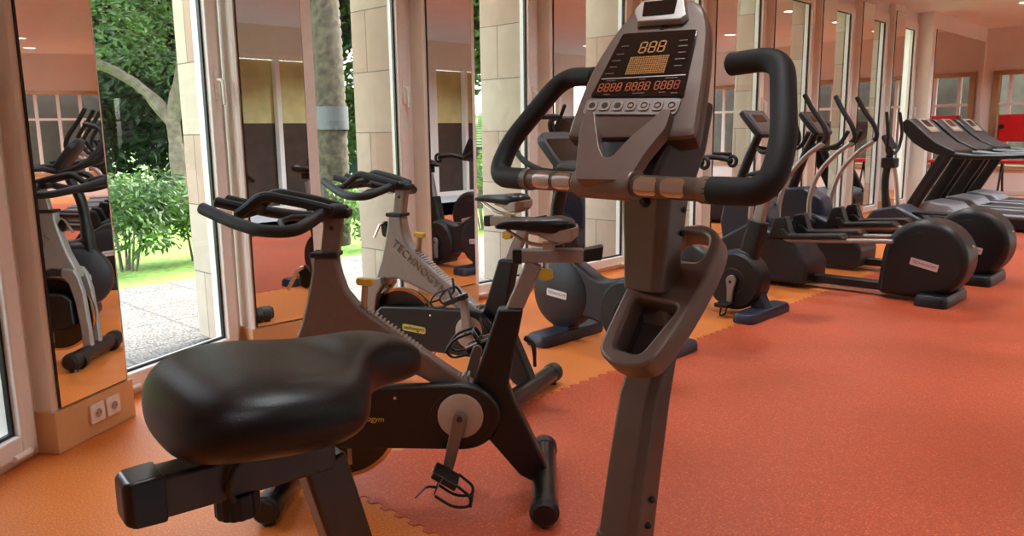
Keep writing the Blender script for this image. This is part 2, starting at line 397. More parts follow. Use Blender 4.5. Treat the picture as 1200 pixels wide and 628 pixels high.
# ------------------------------------------------------------------ windows, pillars and mirrors
WN = [0]
def window(m4, w, handle='right', tilt=0, hinge=True):
    WN[0] += 1
    root = sroot('window_%d' % WN[0], m4)
    fo, sa = .045, .08
    b = MB()
    b.box(0, fo, -.045, .06, 0, HEAD + .06).box(w - fo, w, -.045, .06, 0, HEAD + .06)
    b.box(fo, w - fo, -.045, .06, 0, .035).box(fo, w - fo, -.045, .06, HEAD + .02, HEAD + .06)
    b.build('outer_frame', M['frame'], root, bevel=.006)
    x0, x1, z0, z1 = fo + .003, w - fo - .003, .038, HEAD + .017
    s = MB(); g = MB(); p = MB()
    s.box(x0, x0 + sa, -.07, .03, z0, z1).box(x1 - sa, x1, -.07, .03, z0, z1).box(x0 + sa, x1 - sa, -.07, .03, z0, z0 + sa).box(x0 + sa, x1 - sa, -.07, .03, z1 - sa, z1)
    so = s.build('sash', M['frame'], root, bevel=.008)
    a0, a1, q0, q1 = x0 + sa, x1 - sa, z0 + sa, z1 - sa; k = .012
    g.box(a0, a0 + k, -.040, -.022, q0, q1).box(a1 - k, a1, -.040, -.022, q0, q1).box(a0 + k, a1 - k, -.040, -.022, q0, q0 + k).box(a0 + k, a1 - k, -.040, -.022, q1 - k, q1)
    g.build('gasket', M['gasket'], root)
    p.box(a0 + k * .5, a1 - k * .5, -.034, -.028, q0 + k * .5, q1 - k * .5)
    p.build('pane', M['glass'], root, smooth=False)
    if handle:
        hx = x1 - sa * .5 if handle == 'right' else x0 + sa * .5
        h = MB(); h.prism(round2([(hx - .014, 1.44), (hx + .014, 1.44), (hx + .014, 1.60), (hx - .014, 1.60)], .012), axes((0, 0, 0), (1, 0, 0), (0, 0, 1)), .07, .082)
        ho = h.build('handle_plate', M['white'], root, bevel=.003)
        t = MB(); t.tube(fillet([(hx, -.08, 1.55), (hx, -.118, 1.55), (hx + .002, -.12, 1.42)], .02), .0085, 10)
        t.build('handle', M['white'], root)
    if hinge:
        for hx in (x0 + .05, x1 - .14):
            c = MB(); c.cyl((hx, -.075, .045), (hx + .09, -.075, .045), .013, n=14); c.build('hinge', M['frame'], root)
    return root
PN = [0]
def pillar(m4, x0, x1, dep, mz0=.17, mz1=2.9, mirror=None, label=''):
    """cream pillar standing in front of the wall line, with a mirror on its front"""
    PN[0] += 1
    b = MB(); b.prism([(x0, .06), (x0, -dep + .012), (x0 + .012, -dep), (x1 - .012, -dep), (x1, -dep + .012), (x1, .06)], m4, 0, CEIL)
    o = struct(b.build('wall_pillar', M['pillar'], smooth=False))
    t = MB(); t.prism([(x0 - .008, .05), (x0 - .008, -dep - .008), (x1 + .008, -dep - .008), (x1 + .008, .05)], m4, 0, mz0 - .012)
    struct(t.build('baseboard_pillar', M['pbase'], smooth=False, bevel=.004))
    if mirror:
        r = bpy.data.objects.new('wall_mirror', None); COL.objects.link(r); r.matrix_world = m4; r.empty_display_size = .1
        tag(r, label, 'mirror', 'mirrors on the window pillars')
        f = MB(); f.box(mirror[0] - .004, mirror[1] + .004, -dep - .010, -dep - .0005, mz0 - .004, mz1 + .004); f.build('backing', M['mirroredge'], r, smooth=False)
        f = MB(); f.box(mirror[0], mirror[1], -dep - .0125, -dep - .0101, mz0, mz1); f.build('mirror_glass', M['mirror'], r, smooth=False)
    return o
MB_ = wallframe(O, E_)
PITCH = 1.27
ords = ['', 'second', 'third', 'fourth', 'fifth', 'sixth', 'seventh', 'eighth', 'ninth', 'tenth']
for k in range(9):
    x = PITCH * k; dx = -.06 if k == 0 else 0
    lab = ['tall mirror left of the window with the palm trunk, reflecting the red floor', 'tall mirror behind the silver spin bike, reflecting a black upright bike',
           'tall mirror on the pillar partly hidden by the left grip of the nearest bike', 'tall mirror on the pillar hidden behind the nearest bike console',
           'tall narrow mirror on the pillar just left of the raised right grip', 'tall narrow mirror seen between the grip and the first elliptical console',
           'tall narrow mirror behind the second elliptical trainer console', 'tall narrow mirror above the stepper, third from the last window',
           'last narrow mirror before the final window, left of the treadmill consoles'][k]
    pillar(MB_, x - .05 + dx, x + .39 + dx, .18 if k < 3 else .13, mirror=(x - .025 + dx, x + .365 + dx), label=lab)
    window(MB_ @ Matrix.Translation((x + .39 + dx, 0, 0)), .83 - dx, 'right')
    # lintel over the window
    b = MB(); b.prism([(x + .385, .06), (x + .385, -.03), (x + 1.225, -.03), (x + 1.225, .06)], MB_, HEAD + .061, CEIL); struct(b.build('wall_lintel', M['wall'], smooth=False))
    # outside stone pier
    b = MB(); b.box(x - .10, x + .44, .075, .55, 0, 3.6); o = struct(b.build('wall_stone_pier', M['stone'], smooth=False)); o.matrix_world = MB_
# last block with the wide mirror
b = MB(); xk = PITCH * 9 - .05
b.prism([(xk, .3), (xk, -.27), (FARZ, -.27), (FARZ, .3)], MB_, 0, CEIL); struct(b.build('wall_end', M['wall'], smooth=False))
r = bpy.data.objects.new('wall_mirror', None); COL.objects.link(r); r.matrix_world = MB_; r.empty_display_size = .1
tag(r, 'widest mirror at the far end of the window wall beside the room corner', 'mirror', 'mirrors on the window pillars')
b = MB(); b.box(xk + .16, FARZ - .14, -.28, -.2705, .20, 2.75); b.build('backing', M['mirroredge'], r, smooth=False)
b = MB(); b.box(xk + .164, FARZ - .144, -.284, -.2801, .204, 2.746); b.build('mirror_glass', M['mirror'], r, smooth=False)
b = MB(); b.box(-.05, FARZ, .061, .3, HEAD + .075, 3.6); o = struct(b.build('wall_parapet', M['stone'], smooth=False)); o.matrix_world = MB_

# wall A, on the left: three facets
eA1 = (A1 - A0).normalized(); mA1 = wallframe(A0, eA1); LA = (A1 - A0).length
window(mA1 @ Matrix.Translation((.02, 0, 0)), LA - .04, 'right')
b = MB(); b.prism([(0, .06), (0, -.03), (LA, -.03), (LA, .06)], mA1, HEAD + .061, CEIL); struct(b.build('wall_lintel', M['wall'], smooth=False))
eP = Vector((.215, .977, 0)).normalized(); mP = wallframe(Vector((-1.985, 3.04, 0)), eP)
pillar(mP, -.02, .42, .165, mz0=.187, mirror=(.005, .385), label='leftmost tall mirror above the two power sockets')
eA0 = (A_1 - A_2).normalized(); mA0 = wallframe(A_2, eA0); L0 = (A_1 - A_2).length
window(mA0 @ Matrix.Translation((.10, 0, 0)), L0 - .10, None)
b = MB(); b.prism([(0, .06), (0, -.03), (L0, -.03), (L0, .06)], mA0, HEAD + .061, CEIL); struct(b.build('wall_lintel', M['wall'], smooth=False))
eL = (A_2 - A_3).normalized(); mL = wallframe(A_3, eL); LL = (A_2 - A_3).length
b = MB(); b.prism([(0, .2), (0, 0), (LL + .09, 0), (LL + .09, .2)], mL, 0, CEIL); struct(b.build('wall_left', M['wall'], smooth=False))
for q, (t, m) in enumerate(((-.1, mA0), (L0, mA0))):
    b = MB(); b.box(t - .1, t + .38, .075, .5, 0, 3.6); o = struct(b.build('wall_stone_pier', M['stone'], smooth=False)); o.matrix_world = m

# power sockets on the base of the first pillar
for i, xx in enumerate((.19, .285)):
    s = thing('power_socket', ['white power socket, left of the pair under the leftmost mirror', 'white power socket, right of the pair under the leftmost mirror'][i], 'socket', group='sockets on the pillar base')
    s.matrix_world = mP @ Matrix.Translation((xx, -.174, .10))
    b = MB(); b.prism(round2([(-.041, -.041), (.041, -.041), (.041, .041), (-.041, .041)], .008), axes((0, 0, 0), (1, 0, 0), (0, 0, 1)), 0, .009); b.build('cover_plate', M['white'], s, bevel=.002)
    b = MB(); b.lathe([(.026, 0), (.026, .5), (.021, .5), (.019, 1)], (0, -.0085, 0), (0, -.0125, 0), 24); b.build('rim', M['white'], s)
    b = MB(); b.cyl((0, -.0086, 0), (0, -.0130, 0), .0185, n=20); b.build('socket_well', M['disc'], s)
    b = MB(); b.cyl((-.0095, -.0128, 0), (-.0095, -.0136, 0), .003, n=8); b.build('pin_hole', M['ink'], s)
    b = MB(); b.cyl((.0095, -.0128, 0), (.0095, -.0136, 0), .003, n=8); b.build('pin_hole', M['ink'], s)

# far wall: cream, with a glazed band behind the treadmills
mF = wallframe(W(FARZ), N_)           # x along N_, y outward
b = MB()
g0, g1, zz0, zz1 = .50, 7.4, .50, 2.18
b.box(0, g0, 0, .2, 0, CEIL).box(g1, OPP, 0, .2, 0, CEIL).box(g0, g1, 0, .2, 0, zz0).box(g0, g1, 0, .2, zz1, CEIL)
o = struct(b.build('wall_far', M['wall'], smooth=False)); o.matrix_world = mF
b = MB(); b.box(0, OPP, -.014, -.0005, 0, .09); o = struct(b.build('baseboard_far', M['wall'], smooth=False)); o.matrix_world = mF
r = sroot('window_%d' % 40, mF)
b = MB(); b.box(g0 - .08, g0 + .03, -.03, .15, zz0 - .05, zz1 + .06).box(g1 - .03, g1 + .08, -.03, .15, zz0 - .05, zz1 + .06).box(g0, g1, -.03, .15, zz1 - .02, zz1 + .06).box(g0, g1, -.03, .15, zz0 - .05, zz0 + .03)
b.build('window_frame', M['tan'], r, bevel=.005)
x = g0 + .2
while x < g1:
    b = MB(); b.box(x - .03, x + .03, .03, .09, zz0 + .03, zz1 - .02); b.build('mullion', M['frame'], r, bevel=.004); x += .42
b = MB(); b.box(g0 + .03, g1 - .03, .03, .09, 1.62, 1.67); b.build('transom', M['frame'], r, bevel=.004)
b = MB(); b.box(g0 + .03, g1 - .03, .10, .106, zz0 + .03, zz1 - .02); b.build('pane', M['glass'], r, smooth=False)
# corridor beyond the glazed band, roof cut short to let daylight in
b = MB(); b.box(-.2, OPP, 1.8, 1.95, 0, CEIL).box(-.2, OPP, .2, 1.8, -.1, 0).box(-.2, OPP, .2, 1.25, 2.6, 2.75)
o = struct(b.build('wall_corridor', M['corridor'], smooth=False)); o.matrix_world = mF

# opposite wall: windows with blinds and dark panelling below, cream above
mO = wallframe(W(FARZ, OPP), -E_)
LO = (W(FARZ, OPP) - Vector((1.43, BACK, 0))).length
b = MB()
xs = []; x = .6
while x + 1.9 < LO: xs.append(x); x += 2.1
prev = 0
for x in xs:
    b.box(prev, x, 0, .2, 0, 2.55); prev = x + 1.7
b.box(prev, LO, 0, .2, 0, 2.55).box(0, LO, 0, .2, 2.55, CEIL)
o = struct(b.build('wall_opposite', M['wall'], smooth=False)); o.matrix_world = mO
for i, x in enumerate(xs):
    WN[0] += 1
    r = sroot('window_%d' % WN[0], mO @ Matrix.Translation((x, 0, 0)))
    b = MB(); b.box(0, .07, .02, .14, 0, 2.55).box(1.63, 1.7, .02, .14, 0, 2.55).box(.07, 1.63, .02, .14, 2.47, 2.55).box(.07, 1.63, .02, .14, 0, .08).box(.81, .89, .02, .14, .08, 2.47)
    b.build('window_frame', M['frame'], r, bevel=.004)
    if i == 0:  # this window left clear so daylight brightens the room
        b = MB(); b.box(.07, 1.63, .08, .086, .08, 2.47); b.build('pane', M['glass'], r, smooth=False)
    else:
        b = MB(); b.box(.07, 1.63, .15, .16, 1.45, 2.47); b.build('blind', M['blind'], r, smooth=False)
        b = MB(); b.box(.07, 1.63, .15, .17, .08, 1.45); b.build('panel', M['darkroom'], r, smooth=False)
# back wall, behind the camera: kept solid so no light enters there
bw = Vector((1.43, BACK, 0)) ; mK = wallframe(bw, Vector((-1, 0, 0)))
LB = 1.43 + 2.3
b = MB(); b.box(0, LB, 0, .2, 0, CEIL)
o = struct(b.build('wall_back', M['wall'], smooth=False)); o.matrix_world = mK

# ceiling lights: recessed fittings lit with added fill; deep cans hide the glow
ORD = ['first', 'second', 'third', 'fourth', 'fifth', 'sixth', 'seventh', 'eighth']
for i, p in enumerate(LAMPS):
    row = 'nearer the windows' if i < 8 else 'nearer the room centre'
    t = thing('ceiling_light', 'round recessed ceiling downlight in the row %s, %s from the spinning bikes' % (row, ORD[i % 8] if i < 8 else ['second', 'third', 'fourth', 'fifth', 'sixth', 'seventh', 'first', 'last'][i - 8]) if i < 15 else ['round recessed ceiling downlight behind the viewer, over the near end of the room', 'round recessed ceiling downlight in front of the far glazed band, above the treadmill ends', 'round recessed ceiling downlight at the far right, farthest from the windows'][i - 15] if i < 18 else 'recessed ceiling downlight in the row over the grey floor, %s from near end' % ORD[i - 18], 'ceiling light', (p.x, p.y, CEIL), 0, 'round recessed ceiling lights')
    b = MB(); n = 32
    b.loft([[Vector((r_ * math.cos(2 * PI * q / n), r_ * math.sin(2 * PI * q / n), z)) for q in range(n)] for r_, z in ((CAN - .004, -.0005), (CAN + .022, -.0005), (CAN + .018, -.010), (CAN - .004, -.009), (CAN - .004, -.0005))], cap=False)
    b.build('trim_ring', M['frame'], t)
    b = MB(); n = 32
    R_ = [[Vector((r_ * math.cos(2 * PI * q / n), r_ * math.sin(2 * PI * q / n), z)) for q in range(n)] for r_, z in ((CAN - .003, .0), (CAN - .010, .125), (CAN - .006, .126), (CAN - .0015, .0))]
    b.loft(R_, cap=False); b.build('baffle', M['lampoff'], t)
    b = MB(); b.cyl((0, 0, .128), (0, 0, .14), CAN - .008, n=32); b.build('diffuser', M['lamp'], t)

# red wall cabinet on the far wall
rb = thing('hose_cabinet', 'red steel wall cabinet with a black round latch on the far wall', 'cabinet')
rb.matrix_world = mF @ Matrix.Translation((.63, -.04, 1.2))
b = MB(); b.box(-.02, .75, -.19, 0, -.23, .25); b.build('cabinet_body', M['redpaint'], rb, bevel=.008)
b = MB(); b.box(.0, .73, -.204, -.192, -.21, .23); b.build('door', M['redpaint'], rb, bevel=.004)
b = MB(); b.cyl((.045, -.205, .04), (.045, -.235, .04), .045, .04); b.build('latch', M['black'], rb)
rs = thing('red_weight_bench', 'red padded bench with dark steel legs in front of the far window', 'bench')
rs.matrix_world = mF @ Matrix.Translation((1.0, -.75, 0))
b = MB(); b.box(-.3, .95, -.14, .14, .60, .66); b.build('bench_pad', M['redpaint'], rs, bevel=.02)
for lx in (-.15, .8):
    b = MB(); b.tube([(lx, -.2, .02), (lx, 0, .6), (lx, .2, .02)], .02, 8); b.build('leg', M['black'], rs)

# ------------------------------------------------------------------ saddles
def saddle(name, parent, secs, m, sub=2, n=16):
    """secs: (x, half width, z top, z bottom, crown, tuck) from the back to the nose"""
    rings = []
    for x, hw, zt, zb, cr, tuck in secs:
        r = []
        for q in range(n):
            a = 2 * PI * q / n; c, s = math.cos(a), math.sin(a)
            y = math.copysign(abs(c) ** .6, c) * hw; 
            if s >= 0: z = zt - cr * (1 - s ** .9) - (zt - cr - zb) * .42 * (1 - s ** .45)
            else:
                z = zb + (zt - cr - zb) * .58 * (1 - abs(s) ** .6); y *= 1 - tuck * abs(s)
            r.append((x, y, z))
        rings.append(r)
    b = MB(); b.loft(rings); return b.build(name, m, parent, sub=sub)

# ------------------------------------------------------------------ spinning bike
def pedal(parent, c, side, tilt):
    """pedal with toe cage and strap; c = crank end, side = +1 left"""
    m = Matrix.Translation(c) @ Matrix.Rotation(tilt, 4, 'Y')
    def T(p): return m @ Vector(p)
    b = MB(); b.box(-.045, .045, side * .018 - .0 if side > 0 else -.108, .108 if side > 0 else -.018, -.012, .012, m)
    o = b.build('pedal', M['black'], parent, bevel=.005)
    y0, y1 = (.022, .104) if side > 0 else (-.104, -.022)
    b = MB(); b.cyl(T((0, 0, 0)), T((0, side * .03, 0)), .008, n=10); b.build('spindle', M['chrome'], o)
    b = MB()
    for y in (y0, y1):
        b.tube(fillet([T((.04, y, -.01)), T((.10, y, .0)), T((.115, y, .03)), T((.07, y, .062)), T((.0, y, .058))], .03), .005, 8)
    b.tube([T((.115, y0, .03)), T((.115, y1, .03))], .005, 8)
    b.build('toe_cage', M['black'], o)
    b = MB(); b.tube(fillet([T((-.01, y0, -.012)), T((-.01, y0 - .004, .03)), T((-.005, y0 + .01, .062)), T((-.005, y1 - .01, .062)), T((-.01, y1 + .004, .03)), T((-.01, y1, -.012))], .02), .007, 8, flat=(.35, 1))
    b.tube(fillet([T((-.012, y1, .03)), T((-.040, y1 + .004, .04)), T((-.052, y1, .095))], .02), .008, 8, flat=(.4, 1))
    b.build('strap', M['black'], o)
    for yy in (y0 + .01, y1 - .01):
        b = MB(); b.tube([T((-.045, yy, .013)), T((.045, yy, .013))], .004, 6); b.build('cleat_bar', M['chrome'], o)

def spin_bike(label, loc, rz, fm, pm, lettering, crank_ang):
    t = thing('spinning_bike', label, 'exercise bike', loc, rz)
    # head and diagonal beam, one casting
    out = [(.690, .852), (.772, .852), (.776, .80), (.792, .73), (.822, .62), (.850, .555), (.872, .51), (.872, .47), (.80, .49), (.775, .525), (.725, .532), (.66, .512), (.425, .432), (.33, .372), (.26, .37), (.235, .405), (.275, .425), (.33, .462), (.352, .478), (.488, .575), (.573, .638), (.632, .688), (.664, .73), (.680, .78), (.688, .82)]
    b = MB(); b.prism_y(out, -.034, .034); fr = b.build('frame_casting', fm, t, bevel=.014, seg=3)
    if True:
        b = MB()                                   # ridged position scale along the top of the beam
        d = Vector((.488 - .632, 0, .575 - .688)); 
        for i in range(17):
            p = Vector((.618, 0, .680)) + d * (i / 16 * 1.35); u = d.normalized()
            m = axes(p, u, (0, 1, 0)); b.box(-.0035, .0035, -.024, .024, -.003, .003, m)
        b.build('scale_ridges', M['alu'] if lettering else M['silver'], fr)
    if lettering:
        text('embossed_lettering', 'TECHNOGYM', .056, axes((.592, .0345, .600), (-.77, 0, -.62), (-.62, 0, .77)), M['taupe'], fr, .003, spacing=1.12)
    for s in (1, -1):
        leg = [(.862, .53), (.885, .49), (.905, .40), (.918, .20), (.922, .06), (.872, .06), (.866, .20), (.852, .35), (.828, .45), (.79, .50), (.80, .54)]
        b = MB(); b.prism_y(leg, s * .048 - .020, s * .048 + .020); b.build('fork_leg', fm, t, bevel=.009)
    # flywheel
    fw = (.715, 0, .272)
    b = MB(); b.lathe([(.03, 0), (.2115, .05), (.2115, .95), (.03, 1)], (.715, -.012, .272), (.715, .012, .272), 56); f = b.build('flywheel', M['blackgloss'], t)
    b = MB(); q_ = [2 * PI * i / 72 for i in range(72)]; b.loft([[(.715 + r_ * math.cos(a), y_, .272 + r_ * math.sin(a)) for a in q_] for r_, y_ in ((.198, .0125), (.198, .0165), (.2125, .0165), (.2125, .0060), (.2118, .0060))], cap=False); b.build('rim', M['copper'], f)
    b = MB(); b.cyl((.715, -.03, .272), (.715, .03, .272), .022, n=16); b.build('axle', M['chrome'], f)
    b = MB(); b.box(.675, .690, .0125, .0135, .105, .165); b.build('sticker', M['disc'], f)
    # belt cover on the left side
    c = [(.28 + .122 * math.cos(a), .305 + .118 * math.sin(a)) for a in [math.radians(v) for v in range(-90, 91, 12)]]
    c = [(x if True else 0, z) for x, z in c]
    cov = [(.28 - .135 * math.cos(math.radians(v)), .305 + .116 * math.sin(math.radians(v))) for v in range(-90, 91, 12)] + [(.55, .412), (.80, .395), (.838, .36), (.842, .22), (.80, .195)]
    b = MB(); b.prism_y(cov, .037, .083); cv = b.build('belt_cover', M['black'], t, bevel=.012, seg=3)
    b = MB(); b.prism_y(cov[:17] and [(.28 - .105 * math.cos(math.radians(v)), .305 + .09 * math.sin(math.radians(v))) for v in range(0, 360, 12)], .083, .087); b.build('cover_ring', M['black'], cv, bevel=.002)
    bd = round2([(-.068, -.016), (.068, -.018), (.068, .016), (-.068, .018)], .012)
    bm = axes((.60, .0835, .300), (-1, 0, -.05), (0, 0, 1))
    b = MB(); b.prism(bd, bm, 0, .0015); b.build('logo_badge', M['lime'] if lettering else M['black'], cv)
    text('logo_lettering', 'technogym', .027, bm @ Matrix.Translation((0, .002, .002)), M['ink'] if lettering else M['yellow'], cv, .0006, shear=.15)
    b = MB(); b.lathe([(.006, 0), (.006, .6), (.003, 1)], (.50, .083, .375), (.50, .088, .375), 10); b.build('screw', M['chrome'], cv)
    # cranks
    b = MB(); b.lathe([(.0, 0), (.077, .0), (.077, .7), (.070, 1), (.0, 1)], (.28, .0835, .314), (.28, .096, .314), 40); b.build('crank_disc', M['disc'], cv)
    a = crank_ang
    for s in (1, -1):
        dx, dz = (math.sin(a), -math.cos(a)) if s > 0 else (-math.sin(a), math.cos(a))
        y = s * .112; L = .178
        m = axes((.28, y, .314), (dx, 0, dz), (0, 1, 0))
        b = MB(); o_ = [(-.022, 0), (-.018, -.020), (0, -.025), (.05, -.022), (L, -.018), (L + .014, -.011), (L + .018, 0), (L + .014, .011), (L, .018), (.05, .022), (0, .025), (-.018, .020)]
        b.prism(o_, m, -.010, .010) if False else b.loft([[m @ Vector((x, h, z)) for x, z in o_] for h in (-.010, .010)])
        ca = b.build('crank_arm', M['silver'] if lettering else M['taupe'], t, bevel=.004)
        b = MB(); b.cyl((.28, s * .10, .314), (.28, s * .125, .314), .010, n=12); b.build('crank_bolt', M['ink'], ca)
        pedal(t, Vector((.28 + dx * L, s * .120, .314 + dz * L)), s, 2.6 if s * (1 if not lettering else -1) > 0 else .4)
    b = MB(); b.cyl((.28, -.11, .314), (.28, .11, .314), .018, n=14); b.build('crank_axle', M['chrome'], t)
    # black rear: seat tube, rear beam
    b = MB(); st = [(.245, .33), (.250, .38), (.152, .668), (.066, .668), (.120, .40), (.10, .345), (.0, .13), (-.02, .075), (.02, .04), (.085, .075), (.215, .235)]
    b.prism_y(st, -.033, .033); rf = b.build('rear_frame', M['black'], t, bevel=.012, seg=3)
    for s in (0,):
        b = MB()
        for i in range(6): b.box(.255 + i * .017, .262 + i * .017, -.028, .028, .40, .436)
        b.build('cooling_ridges', M['alu'], rf, bevel=.002)
    b = MB(); b.tube([(.062, 0, .56), (.035, 0, .535), (.03, 0, .46)], [.010, .008, .006], 8, k=3); b.build('seat_lever', M['redpaint'] if False else M['black'], rf)
    # stabiliser feet
    for nm, x, hw in (('rear_foot', 0, .275), ('front_foot', .90, .27)):
        b = MB(); b.cyl((x, -hw + .05, .058), (x, hw - .05, .058), .044, n=28); ft = b.build(nm, M['blackgloss'], t)
        for s in (1, -1):
            e = MB(); e.lathe([(.0465, 0), (.048, .1), (.048, .72), (.041, .8), (.041, .92), (.034, 1)], (x, s * (hw - .055), .058), (x, s * (hw + .012), .058), 28); e.build('end_cap', M['black'], ft)
            e = MB(); e.cyl((x, s * (hw - .03), 0), (x, s * (hw - .03), .022), .022, .016, 14); e.build('levelling_foot', M['black'], ft)
            if x > .5:
                e = MB(); e.lathe([(.03, 0), (.044, .1), (.044, .9), (.03, 1)], (x + .012, s * (hw - .10), .045), (x + .012, s * (hw - .065), .045), 24); e.build('transport_wheel', M['black'], ft)
    # seat post, slider, saddle
    b = MB(); m = axes((.108, 0, .64), (-.44, 0, 1), (0, 1, 0)); b.box(0, .198, -.02, .02, -.028, .028, m); b.build('seat_post', M['silver'], t, bevel=.008)
    b = MB(); b.box(-.135, .075, -.026, .026, .822, .866); sl = b.build('seat_slider', M['silver'], t, bevel=.006)
    b = MB(); b.prism_y([(-.135, .824), (-.195, .83), (-.200, .878), (-.135, .866)], -.028, .028); b.build('slider_end_cap', M['black'], sl, bevel=.005)
    b = MB(); b.box(.070, .102, -.030, .030, .818, .868); b.build('slider_clamp', M['black'], sl, bevel=.005)
    b = MB(); b.cyl((-.01, 0, .82), (-.01, 0, .795), .010, n=12); kn = b.build('slider_pin', M['chrome'], sl)
    b = MB(); b.prism_y(round2([(-.034, .765), (-.004, .757), (.016, .765), (.014, .795), (-.012, .802), (-.032, .795)], .008), -.014, .014); b.build('pin_grip', M['yellow'], kn, bevel=.005)
    sd = saddle('saddle', t, [(-.112, .045, .948, .912, .006, .3), (-.10, .070, .968, .900, .008, .3), (-.06, .078, .978, .905, .010, .35), (-.01, .064, .972, .918, .008, .4), (.05, .036, .966, .924, .006, .4), (.10, .024, .966, .93, .006, .3), (.145, .020, .956, .932, .005, .3), (.16, .012, .948, .936, .004, .3)], M['vinyl'])
    b = MB(); b.loft([[(x, y * w, z) for y, z in ((-1, zt), (-1, zb), (-.5, zb - .006), (.5, zb - .006), (1, zb), (1, zt))] for x, w, zt, zb in ((-.117, .048, .945, .918), (-.090, .079, .942, .898), (-.055, .070, .936, .893), (-.02, .042, .934, .900), (.02, .026, .932, .918), (.05, .018, .932, .924))], cap=True)
    b.build('saddle_shell', M['saddleshell'], sd, bevel=.004)
    b = MB()
    for y in (-.02, .02): b.tube(catmull([(-.09, y * 1.4, .897), (-.04, y, .882), (.04, y, .884), (.12, y * .5, .930)], 4), .0035, 6)
    b.box(-.04, .0, -.022, .022, .864, .889); b.build('saddle_rails', M['chrome'], sd)
    if lettering:
        for k_ in kids(t):
            if k_.name.split('.')[0] in ('seat_slider', 'saddle'): k_.location.x += .125
    # handlebar post and handlebar
    b = MB(); m = axes((.726, 0, .80), (-.16, 0, 1), (0, 1, 0)); b.box(0, .185, -.021, .021, -.031, .031, m); hp = b.build('handlebar_post', pm, t, bevel=.008)
    b = MB(); b.cyl(m @ Vector((.145, -.0225, 0)), m @ Vector((.145, .0225, 0)), .008, n=12); b.build('post_hole', M['ink'], hp)
    b = MB(); b.prism_y([(.683, .845), (.779, .845), (.779, .863), (.683, .863)], -.04, .04); b.build('collar', M['black'], t, bevel=.006)
    hb = MB()
    hb.box(.640, .755, -.03, .03, .975, 1.008)
    h = hb.build('handlebar_clamp', M['black'], t, bevel=.010)
    b = MB()
    for s in (1, -1):
        b.tube(fillet([(.66, 0, 1.0), (.715, s * .04, 1.004), (.735, s * .13, .978), (.765, s * .215, .956), (.87, s * .215, .958), (.98, s * .165, .982), (1.10, s * .10, 1.02)], .045), .0200, 12)
    b.build('bullhorn_bar', M['foam'], h)
    b = MB()
    for s in (1, -1):
        b.tube(fillet([(.69, s * .055, 1.006), (.775, s * .062, 1.030), (.915, s * .065, 1.058), (.965, s * .066, 1.016), (1.0, s * .066, .995)], .03), .0175, 10)
        b.tube([(.965, s * .045, 1.010), (1.075, s * .045, 1.036)], .0175, 10)
    b.tube([(.965, -.066, 1.012), (.965, .066, 1.012)], .011, 10)
    b.tube([(.995, -.165, .988), (.995, .165, .988)], .011, 10)
    b.tube([(.80, -.21, .957), (.86, -.06, .972), (.86, .06, .972), (.80, .21, .957)], .010, 10)
    b.build('inner_grips', M['foam'], h)
    # resistance knob and brake lever
    b = MB(); u = Vector((.0, 0, 1)); b.cyl((.612, 0, .665), (.604, 0, .742), .011, n=12); kn = b.build('resistance_knob', M['tan'], t)
    b = MB(); b.prism_y(round2([(.575, .742), (.632, .748), (.632, .772), (.575, .768)], .009), -.014, .014); b.build('knob_grip', M['yellow'], kn, bevel=.005)
    b = MB(); b.prism_y(round2([(.776, .78), (.806, .82), (.826, .80), (.820, .745), (.800, .735), (.79, .75)], .008), -.016, .016); lv = b.build('brake_bracket', M['black'], t, bevel=.004)
    b = MB(); b.tube([(.806, .018, .812), (.826, .022, .80), (.862, .022, .735)], .0065, 8); b.build('brake_lever', M['chrome'], lv)
    return t
def R2(f): return math.atan2(f[1], f[0])
spin_bike('bronze-grey spinning bike right behind the big black saddle, closest of the two', (.104, 2.59, 0), R2((-.999, .043)), M['bronze'], M['bronze'], False, -math.radians(-14))
spin_bike('silver spinning bike with embossed lettering standing behind the bronze one', (.085, 3.575, 0), R2((-.89, .45)), M['silver'], M['silver'], True, math.radians(175))

